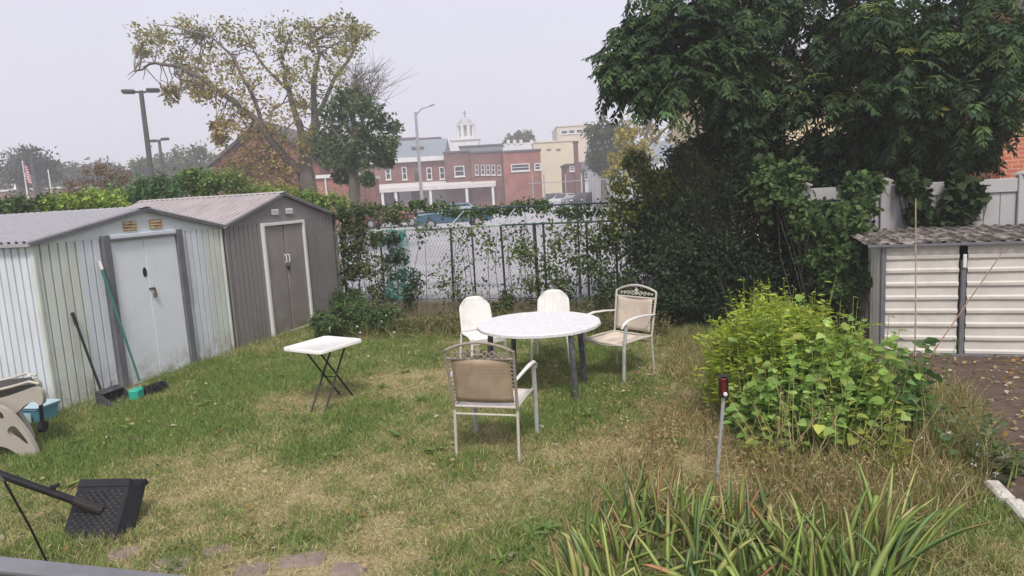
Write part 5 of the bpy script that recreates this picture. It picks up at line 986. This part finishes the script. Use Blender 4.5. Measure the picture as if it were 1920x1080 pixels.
# ================================================================== POLES
POLE = surf('weathered_dark_pole', (.075, .07, .07), .7, .2, 4); PALE = surf('pale_pole', (.30, .30, .31), .6, .15, 4)
def twin_lamp(label, x, ytop, xb, yb, D, ang):
    tp = atd(x, ytop, D); base = A([tp[0], tp[1], ZG]); t = thing('parking_lamp', label, 'lamp post', base, 0, 'twin headed lamps over the parking lot')
    MB().tube([base, tp], [.15, .10], 10).build('pole', POLE, t, world=True)
    MB().tube([base, base+A([0, 0, .5])], .28, 12).build('footing', M_['stone'], t, world=True)
    for s in (-1, 1):
        d = k2w((math.cos(ang)*s, math.sin(ang)*s, 0)); m = MB(); m.tube([tp-A([0, 0, .08]), tp+d*.25-A([0, 0, .05])], .05, 6); m.build('arm', POLE, t, world=True)
        m = MB(); M2 = np.stack([d, np.cross([0, 0, 1], d), [0, 0, 1.0]], 1); q = tp+d*.52+A([0, 0, .03*s]); m.box(q, (.60, .36, .16), M2, .06); m.box(q-A([0, 0, .09]), (.5, .28, .04), M2, .012); m.build('lamp_head', POLE, t, world=True)
twin_lamp('tallest twin headed dark lamp post behind the white shed', 264, 170, 285, 340, 32, .35)
twin_lamp('shorter twin headed lamp post next to the tallest one', 298, 262, 308, 335, 50, -.25)
twin_lamp('distant twin headed lamp post near the flagpole', 56, 280, 68, 375, 52, 1.1)
tp = atd(779, 210, 52); base = A([tp[0], tp[1], ZG]); t = thing('street_lamp', 'grey cobra head street lamp in front of the slate roof', 'street lamp', base); MB().tube([base, tp], [.16, .10], 10).build('pole', PALE, t, world=True)
e = atd(806, 199, 52); MB().tube([tp-A([0, 0, .25]), tp*.6+e*.4+A([0, 0, .05]), e], [.06, .05, .045], 7).build('arm', PALE, t, world=True)
d = unit(e-tp); m = MB(); m.tube([e-d*.1, e+d*.18, e+d*.42], [.07, .14, .07], 8, flat=.55); m.build('lamp_head', PALE, t, world=True)
b_ = MB(); q = tp*.42+base*.58; b_.box(q+A([-.25, 0, 0]), (.35, .3, .7), None, .04); b_.build('control_box', M_['tar'], t, world=True)
tp = atd(42, 303, 58); base = A([tp[0], tp[1], ZG]); t = thing('flagpole', 'white flagpole by the distant brick building', 'flagpole', base); MB().tube([base, tp], [.07, .045], 8).build('pole', M_['wtrim'], t, world=True); MB().lathe([(.01, -.08), (.08, 0), (.01, .08)], tp, 8).build('finial', M_['wtrim'], t, world=True)
m, nt, bs = nodes('striped_flag'); tc = N(nt, 'ShaderNodeTexCoord'); sp = N(nt, 'ShaderNodeSeparateXYZ'); nt.links.new(tc.outputs['UV'], sp.inputs[0])
mul = N(nt, 'ShaderNodeMath', operation='MULTIPLY'); nt.links.new(sp.outputs[1], mul.inputs[0]); mul.inputs[1].default_value = 6.5; fr_ = N(nt, 'ShaderNodeMath', operation='FRACT'); nt.links.new(mul.outputs[0], fr_.inputs[0]); gt = N(nt, 'ShaderNodeMath', operation='GREATER_THAN'); nt.links.new(fr_.outputs[0], gt.inputs[0]); gt.inputs[1].default_value = .5
c1 = mixc(nt, gt.outputs[0], (.55, .05, .06), (.7, .68, .68)); u1 = N(nt, 'ShaderNodeMath', operation='LESS_THAN'); nt.links.new(sp.outputs[0], u1.inputs[0]); u1.inputs[1].default_value = .4; v1 = N(nt, 'ShaderNodeMath', operation='GREATER_THAN'); nt.links.new(sp.outputs[1], v1.inputs[0]); v1.inputs[1].default_value = .46
an_ = N(nt, 'ShaderNodeMath', operation='MULTIPLY'); nt.links.new(u1.outputs[0], an_.inputs[0]); nt.links.new(v1.outputs[0], an_.inputs[1]); nt.links.new(mixc(nt, an_.outputs[0], c1, (.05, .06, .2)), bs.inputs['Base Color'])
p = MB(); nu, nv = 14, 12
def flagp(u, v): return tp+A([0, 0, -.12])+k2w((.06+.36*u+.05*math.sin(u*14)*v, .14*math.sin(u*12+v*2), -1.25*v-.45*u-.15*u*v))*1.0
p.grid(flagp, nu, nv); fo = p.build('limp_flag', m, None, smooth=True, thick=.01); uv = fo.data.uv_layers.new(name='UVMap')
for lp in fo.data.loops: i, j = divmod(lp.vertex_index, nv+1); uv.data[lp.index].uv = (i/nu, 1-j/nv)
tag(fo, 'limp red white and blue striped flag hanging at the top of the flagpole', 'flag')
tp = atd(90, 318, 60); base = A([tp[0], tp[1], ZG]); tag(MB().tube([base, tp], [.08, .05], 8).build('pale_pole', M_['wtrim']), 'plain pale pole standing in front of the far trees', 'pole')
# fence along the far side of the lot
D = 58.0; t = kroot('lot_fence', 'tall thin rail fence at the far side of the parking lot', 'fence', 1060, D)
for x in (998, 1020, 1060, 1094, 1110, 1142, 1190): q = kp(x, 335, D); m = MB(); m.tube([(q[0], D, ZG), (q[0], D, kp(x, 327 if x != 1094 else 318, D)[2])], .05 if x != 1094 else .11, 6); m.build('post', POLE if x == 1094 else PALE, t, k=True)
m = MB(); a = kp(990, 343, D); b = kp(1200, 334, D); zz = (a[2]+b[2])/2; m.tube([(a[0], D, zz), (b[0], D, zz)], .035, 5); m.tube([(a[0], D, ZG+.2), (b[0], D, ZG+.2)], .03, 5); m.build('rails', PALE, t, k=True)

# ================================================================== CARS IN THE LOT
def car(label, loc, rz, paint, van=False):
    t = thing('parked_car', label, 'car', loc, rz, 'cars parked in the lot'); L, W = 4.4, 1.78
    prof = [(-2.2, .35), (-2.2, .75), (-2.05, .92), (-1.0, .98), (-.35, 1.42), (.95, 1.46), (1.6, 1.0), (2.12, .93), (2.2, .6), (2.15, .35)] if not van else [(-2.2, .35), (-2.2, .8), (-1.9, 1.05), (-1.3, 1.2), (-.9, 1.85), (2.1, 1.9), (2.2, 1.2), (2.2, .35)]
    def sec(w0, w1): return [[(x, s*(w0 if z < 1.0 else w0+(w1-w0)*(z-1.0)/.46), z) for x, z in prof] for s in (-1, 1)]
    b = MB(); s0, s1 = sec(W/2, W/2-.22); n = len(prof); b.add(s0+s1, [tuple(range(n)), tuple(range(2*n-1, n-1, -1))]+[(i, (i+1) % n, n+(i+1) % n, n+i) for i in range(n)]); o = b.build('body', paint, t)
    md = o.modifiers.new('bev', 'BEVEL'); md.width = .06; md.segments = 2
    g_ = MB()
    for s in (-1, 1):
        y = s*(W/2-.08); gp = [(-.85, 1.02), (-.30, 1.36), (.85, 1.39), (1.35, 1.03)] if not van else [(-1.0, 1.25), (-.7, 1.75), (.3, 1.78), (.3, 1.25)]
        g_.prism([(x, y if z < 1.2 else s*(W/2-.19), z) for x, z in gp], (0, s*.03, 0))
    g_.build('side_windows', M_['glass'], t); m2 = MB(); m2.prism([(-.99, -.62, 1.0) if not van else (-1.28, -.62, 1.24), (-.99, .62, 1.0) if not van else (-1.28, .62, 1.24), (-.42, .55, 1.39) if not van else (-.93, .6, 1.8), (-.42, -.55, 1.39) if not van else (-.93, -.6, 1.8)], (-.03, 0, .03)); m2.build('windshield', M_['glass'], t)
    for x in (-1.35, 1.35):
        for s in (-1, 1):
            w = MB().tube([(x, s*(W/2-.2), .32), (x, s*(W/2+.015), .32)], .32, 18).build('wheel', M_['black'], t); MB().tube([(x, s*(W/2+.01), .32), (x, s*(W/2+.025), .32)], .19, 12).build('rim', PALE, w)
    for s in (-1, 1): MB().box((-2.17, s*.62, .70), (.10, .36, .14), None, .03).build('headlight', M_['wtrim'], t); MB().box((2.17, s*.66, .80), (.08, .26, .16), None, .02).build('taillight', surf('tail_red', (.3, .01, .01), .3, .1), t)
    return t
def paint(n, c): return surf(n, c, .25, .03, 2, spec=.6)
def cg_(x, y): return g(x, y, ZG)
car('dark blue car showing through the vines beyond the fence', tuple(cg_(850, 428)), math.radians(28), paint('blue_paint', (.03, .09, .15)))
car('dull red car showing through the vines beyond the fence', tuple(cg_(740, 426)), math.radians(14), paint('red_paint', (.20, .05, .045)))
car('dark grey car parked by the small brick house', tuple(cg_(1038, 381)), math.radians(60), paint('dark_paint', (.03, .032, .036)))
car('silver car parked by the small brick house', tuple(cg_(1058, 388)), math.radians(72), paint('silver_paint', (.42, .43, .45)))
car('red car parked behind the silver one', tuple(cg_(1072, 379)), math.radians(75), paint('bright_red_paint', (.36, .04, .04)))
car('black car parked next to the lot fence posts', tuple(cg_(1096, 386)), math.radians(80), paint('black_paint', (.015, .015, .017)))

# ================================================================== STREET TREES AND FAR TREES
def street_tree(name, label, base, limbs, blobs, per, size, cols, sub=12, tight=.30, droop=.3, wr=.6, colfn=None, twigs=None, group=None, barkm='bark'):
    t = thing(name, label, 'tree', base, 0, group); P, C, I = blob_pts(blobs, per, sub, tight); n = len(P); out = unit(C)
    d = unit(rnd_unit(n)+out*.4-A([0, 0, droop])); nr = unit(rnd_unit(n)*.9+A([0, 0, .6])); ci = rng.normal(0, .16, I.max()+1)[I][:, None]
    col = pick(cols, n, .2) if colfn is None else colfn(P); leaves('crown', LEAF, P, d, nr, size*(.6+.8*rng.random(n)), size*wr*(.6+.8*rng.random(n)), np.clip(col*(1+ci), .005, 1), 'leaf', t)
    mb = MB()
    for pts, ra, rb in limbs: limb(mb, pts, ra, rb, 8, .035)
    mb.build('trunk', M_[barkm], t, world=True, smooth=True)
    br = MB(); allp = A([A(a)*(1-f)+A(b)*f for pts, ra, rb in limbs for a, b in zip(pts[:-1], pts[1:]) for f in (.25, .5, .75, 1.0)])
    for c, r in blobs:
        c = A(c); s = allp[np.argmin(np.linalg.norm(allp-c, axis=1))]
        for k in range(5): e = c+rnd_unit(1)[0]*r*.85; s = allp[np.argsort(np.linalg.norm(allp-e, axis=1))[rng.integers(0, 3)]]; br.tube([s, s*.6+e*.4+rng.normal(size=3)*r*.14, s*.25+e*.75+rng.normal(size=3)*r*.12, e], [.022*r+.012, .016*r+.010, .011, .004], 5)
    for tw in (twigs or []): br.tube(tw[0], tw[1], 4)
    br.build('branches', M_[barkm], t, world=True); return t
D = 28.0
def T(x, y, dd=0.0): return atd(x, y, D+dd)
def TB(l, D): return [(atd(x, y, D+rng.normal(0, .9)), r*D/1280) for x, y, r in l]
bx0 = g(578, 440, .25); bx0 = T(578, 380); bx0[2] = .2
LM = [([bx0, T(576, 330), T(572, 295)], .40, .26), ([T(572, 335), T(540, 300, -.3), T(490, 235, -.8), T(440, 190, -1.2), T(395, 160, -1.4), T(340, 125, -1.6), T(290, 118, -1.5), T(252, 133, -1.4)], .19, .03),
      ([T(572, 295), T(563, 240, .3), T(542, 170, .8), T(525, 110, .9), T(547, 60, 1.0)], .18, .03), ([T(574, 295), T(590, 230, 0), T(588, 160, -.4), T(600, 100, -.5), T(580, 50, -.3)], .19, .03),
      ([T(588, 250), T(604, 200, 1.0), T(640, 130, 1.4), T(668, 80, 1.5), T(678, 52, 1.6)], .13, .025), ([T(490, 235, -.8), T(470, 170, -1.0), T(440, 110, -.8), T(400, 72, -.7), T(360, 60, -.5)], .09, .02), ([T(542, 170, .8), T(492, 120, 1.2), T(470, 80, 1.3)], .08, .02), ([T(395, 160, -1.4), T(360, 158, -1.8), T(328, 168, -2.0)], .05, .015)]
BL_ = TB([(285, 70, 32), (320, 85, 36), (355, 55, 34), (400, 72, 44), (345, 120, 34), (400, 125, 44), (445, 80, 40), (455, 135, 48), (510, 75, 40), (555, 60, 36), (600, 55, 34), (640, 58, 32), (670, 62, 26), (530, 130, 44), (590, 110, 44), (440, 185, 42), (395, 170, 30), (360, 165, 26), (325, 172, 18), (440, 235, 28), (412, 258, 14), (480, 255, 42), (475, 310, 44), (525, 300, 44), (440, 320, 30), (520, 215, 42), (560, 180, 38), (620, 150, 34), (640, 100, 30), (430, 350, 26), (480, 350, 30), (540, 345, 26), (560, 250, 34), (455, 300, 38), (530, 325, 30), (265, 95, 14), (410, 235, 12)], D)
def autumn(P):
    n = len(P); q = (P-CAM) @ fw; x = 960+F*((P-CAM) @ rr)/q; y = 540-F*((P-CAM) @ uu)/q; w = np.clip((y-70)/260+.25*(x < 520)-.15*(x > 560), .12, .92)
    w = (rng.random(n) < w)[:, None]; return np.where(w, pick([(.36, .27, .10), (.30, .24, .10), (.42, .31, .11), (.26, .17, .08), (.34, .29, .12)], n), pick([(.23, .24, .10), (.27, .27, .11), (.18, .20, .08), (.32, .29, .12)], n))
tw = []
for x0, y0, x1, y1 in ((290, 118, 262, 128), (262, 128, 240, 150), (300, 120, 300, 150), (300, 150, 318, 165), (290, 118, 250, 120), (340, 125, 320, 150), (270, 125, 268, 150), (252, 133, 238, 142)): tw.append(([T(x0, y0, -1.5), T((x0+x1)/2+3, (y0+y1)/2-3, -1.5), T(x1, y1, -1.6)], [.025, .018, .008]))
street_tree('street_tree', 'large spreading tree with thinning yellow brown leaves and a long side limb', bx0, LM, BL_, 330, .155, None, 12, .36, colfn=autumn, twigs=tw)
D = 24.5; bx1 = T(668, 400); bx1[2] = .2
LM = [([bx1, T(665, 345), T(662, 290), T(660, 220, .1), T(668, 160, .2)], .24, .05), ([T(663, 300), T(630, 250, .4), T(612, 225, .5)], .09, .03), ([T(662, 280), T(700, 240, -.3), T(722, 225, -.4)], .09, .03)]
tw = []
for k in range(60):
    x0, y0 = 668+rng.normal(0, 12), 190+rng.normal(0, 25); x1, y1 = 690+rng.normal(0, 28), 115+abs(rng.normal(0, 36)); dd = rng.normal(0, .8); mx_, my_ = (x0+x1)/2+rng.normal(0, 8), (y0+y1)/2+rng.normal(0, 8)
    tw.append(([T(x0, y0, dd), T(mx_, my_, dd), T(x1, y1, dd*1.2)], [.016, .010, .004]))
    for q in range(4): tw.append(([T(mx_, my_, dd), T(mx_+rng.normal(6, 22), my_-abs(rng.normal(18, 18)), dd*1.3)], [.008, .003]))
street_tree('street_tree', 'dense dark green tree with bare grey twigs at its top', bx1, LM, TB([(662, 185, 28), (632, 212, 36), (692, 205, 34), (612, 255, 38), (655, 250, 48), (708, 250, 38), (640, 298, 40), (690, 295, 40), (718, 285, 26), (612, 292, 24), (738, 240, 9), (725, 300, 12), (640, 330, 14), (690, 335, 12)], D), 640, .16, [(.085, .135, .065), (.10, .15, .07), (.06, .10, .05), (.13, .17, .08)], 14, .3, twigs=tw)
D = 66.0; b2_ = T(1130, 360); b2_[2] = .2
street_tree('street_tree', 'round green tree in front of the pale yellow building', b2_, [([b2_, T(1130, 310), T(1132, 260)], .35, .1)], TB([(1130, 240, 26), (1155, 240, 24), (1112, 260, 20), (1140, 275, 34), (1115, 295, 20), (1165, 275, 22), (1150, 300, 26), (1125, 310, 16), (1172, 250, 14)], D), 560, .36, [(.06, .09, .035), (.08, .11, .045), (.045, .07, .03)], 12, .32)
D = 40.0; b3_ = T(1210, 380); b3_[2] = .2
street_tree('street_tree', 'thin bright yellow tree beside the dark thicket', b3_, [([b3_, T(1205, 310), T(1215, 240), T(1235, 195)], .16, .04), ([T(1205, 300), T(1180, 250), T(1170, 225)], .08, .03), ([T(1210, 280), T(1255, 235), T(1275, 215)], .08, .03)], TB([(1225, 205, 22), (1245, 190, 18), (1195, 235, 22), (1170, 255, 20), (1180, 285, 22), (1215, 250, 24), (1270, 215, 16), (1155, 300, 16), (1205, 280, 20), (1145, 325, 14), (1190, 320, 22), (1265, 250, 16), (1165, 350, 20), (1215, 330, 20)], D), 260, .22, [(.36, .28, .04), (.42, .33, .06), (.25, .24, .05), (.20, .20, .06), (.45, .38, .12)], 9, .34)
FT = [('far_tree', 'wide flat topped far tree behind the flagpole', 40, 70, [(10, 310, 30), (45, 300, 26), (80, 305, 26), (20, 335, 30), (65, 335, 34), (95, 320, 18), (105, 315, 10)], (.065, .08, .05)),
 ('far_tree', 'low grey green far tree between the flagpole and the tallest lamp', 130, 95, [(115, 330, 22), (145, 325, 26), (135, 345, 24), (165, 330, 18)], (.07, .085, .055)),
 ('far_tree', 'rounded far tree just short of the tallest lamp', 195, 100, [(185, 325, 22), (205, 318, 22), (220, 335, 20), (180, 345, 20)], (.06, .085, .05)),
 ('far_tree', 'olive far tree standing behind the shorter lamp', 325, 85, [(330, 300, 30), (355, 290, 28), (370, 310, 30), (300, 315, 26), (340, 325, 30), (385, 320, 20), (280, 325, 20), (265, 310, 14)], (.10, .115, .05)),
 ('far_tree', 'small far tree poking above the flat brick roofs', 975, 125, [(965, 260, 12), (982, 255, 12), (990, 266, 10), (955, 268, 8)], (.10, .11, .05)),
 ('far_tree', 'low far tree at the very edge behind the hedge', -40, 60, [(-60, 320, 40), (-100, 330, 50), (-30, 345, 30)], (.06, .08, .045)),
 ('far_tree', 'low far bush line tree behind the grey shed ridge', 250, 78, [(235, 335, 16), (255, 340, 16), (275, 345, 16)], (.09, .09, .05))]
for nm, lab, bxp, DD_, bl, c in FT:
    D = DD_; bb = T(bxp, 380); bb[2] = .2; c = A(c); mid = T(*bl[0][:2])*.5+T(*bl[1][:2])*.5
    street_tree(nm, lab, bb, [([bb, bb*.5+mid*.5, mid], .3, .12)], TB(bl, D), 420, .006*D, [c, c*1.3, c*.75], 10, .36)
# hedge rows along the lot's edge, far left, to close the horizon
hr = [(atd(x, 352-x*.03, 105+8*rng.random()), 2.0+1.4*rng.random()) for x in range(-500, 480, 22)]
P, C, I = blob_pts(hr, 330, 8, .4); n = len(P)
tag(leaves('treeline', LEAF, P, rnd_unit(n), rnd_unit(n), .5+.4*rng.random(n), .3+.2*rng.random(n), pick([(.06, .075, .05), (.08, .085, .05), (.10, .08, .05)], n)), 'faint far line of trees closing the lot behind the lamps', 'treeline', kind='stuff')

# ================================================================== AIR, SKY, SUN, CAMERA
hz = MB().bx((-225, -55, -1.2), (225, 290, 46)).build('haze', None); tag(hz, kind='stuff', label='thin even pale haze filling the air over the yard and lot', cat='haze')
m = bpy.data.materials.new('haze_air'); m.use_nodes = True; nt = m.node_tree; nt.nodes.remove(nt.nodes['Principled BSDF']); v = N(nt, 'ShaderNodeVolumePrincipled'); v.inputs['Color'].default_value = (.93, .93, .96, 1); v.inputs['Density'].default_value = HAZE; v.inputs['Anisotropy'].default_value = .2
nt.links.new(v.outputs[0], nt.nodes['Material Output'].inputs['Volume']); hz.data.materials.append(m)
SUN_EL, SUN_AZ = math.radians(54), math.radians(158)       # azimuth clockwise from +Y, towards the sun
w = bpy.data.worlds.new('World'); sc.world = w; w.use_nodes = True; nt = w.node_tree; bg = nt.nodes['Background']
sk = nt.nodes.new('ShaderNodeTexSky'); sk.sky_type = 'NISHITA'; sk.sun_disc = False; sk.sun_elevation = SUN_EL; sk.sun_rotation = SUN_AZ; sk.air_density = 1.0; sk.dust_density = 8.0; sk.ozone_density = 1.0
# overcast: an even pale cloud layer covers almost all of the clear sky
oc = nt.nodes.new('ShaderNodeMix'); oc.data_type = 'RGBA'; oc.inputs[0].default_value = .88; nt.links.new(sk.outputs[0], oc.inputs[6]); tcs = N(nt, 'ShaderNodeTexCoord'); ns = N(nt, 'ShaderNodeTexNoise', Scale=1.8, Detail=6.0, Roughness=.55); nt.links.new(tcs.outputs['Generated'], ns.inputs['Vector']); nt.links.new(mixc(nt, ramp(nt, ns.outputs[0], .3, .7), tuple(c*.93 for c in CLOUD), tuple(c*1.07 for c in CLOUD)), oc.inputs[7])
nt.links.new(oc.outputs[2], bg.inputs['Color']); bg.inputs['Strength'].default_value = .12
L = bpy.data.lights.new('sun', 'SUN'); L.energy = SUN_E; L.angle = math.radians(14); L.color = (1.0, .95, .87); so = bpy.data.objects.new('sun', L); COL.objects.link(so)
dv = Vector((math.sin(SUN_AZ)*math.cos(SUN_EL), math.cos(SUN_AZ)*math.cos(SUN_EL), math.sin(SUN_EL))); so.rotation_euler = dv.to_track_quat('Z', 'Y').to_euler()
cd = bpy.data.cameras.new('camera'); cd.sensor_width = 36; cd.lens = 36*F/1920; cd.clip_start = .05; cd.clip_end = 1500; co = bpy.data.objects.new('camera', cd); COL.objects.link(co)
co.matrix_world = Matrix(((rr[0], uu[0], -fw[0], 0), (rr[1], uu[1], -fw[1], 0), (rr[2], uu[2], -fw[2], CH), (0, 0, 0, 1))); sc.camera = co
sc.view_settings.view_transform = 'Standard'; sc.view_settings.look = 'None'; sc.view_settings.exposure = EXPO; sc.view_settings.gamma = 1
sc.render.engine = 'CYCLES'; cy = sc.cycles; cy.max_bounces = 6; cy.diffuse_bounces = 3; cy.glossy_bounces = 2; cy.transmission_bounces = 3; cy.transparent_max_bounces = 8; cy.volume_bounces = 1; cy.use_denoising = True; cy.use_adaptive_sampling = True; cy.adaptive_threshold = .006; cy.sample_clamp_indirect = 4
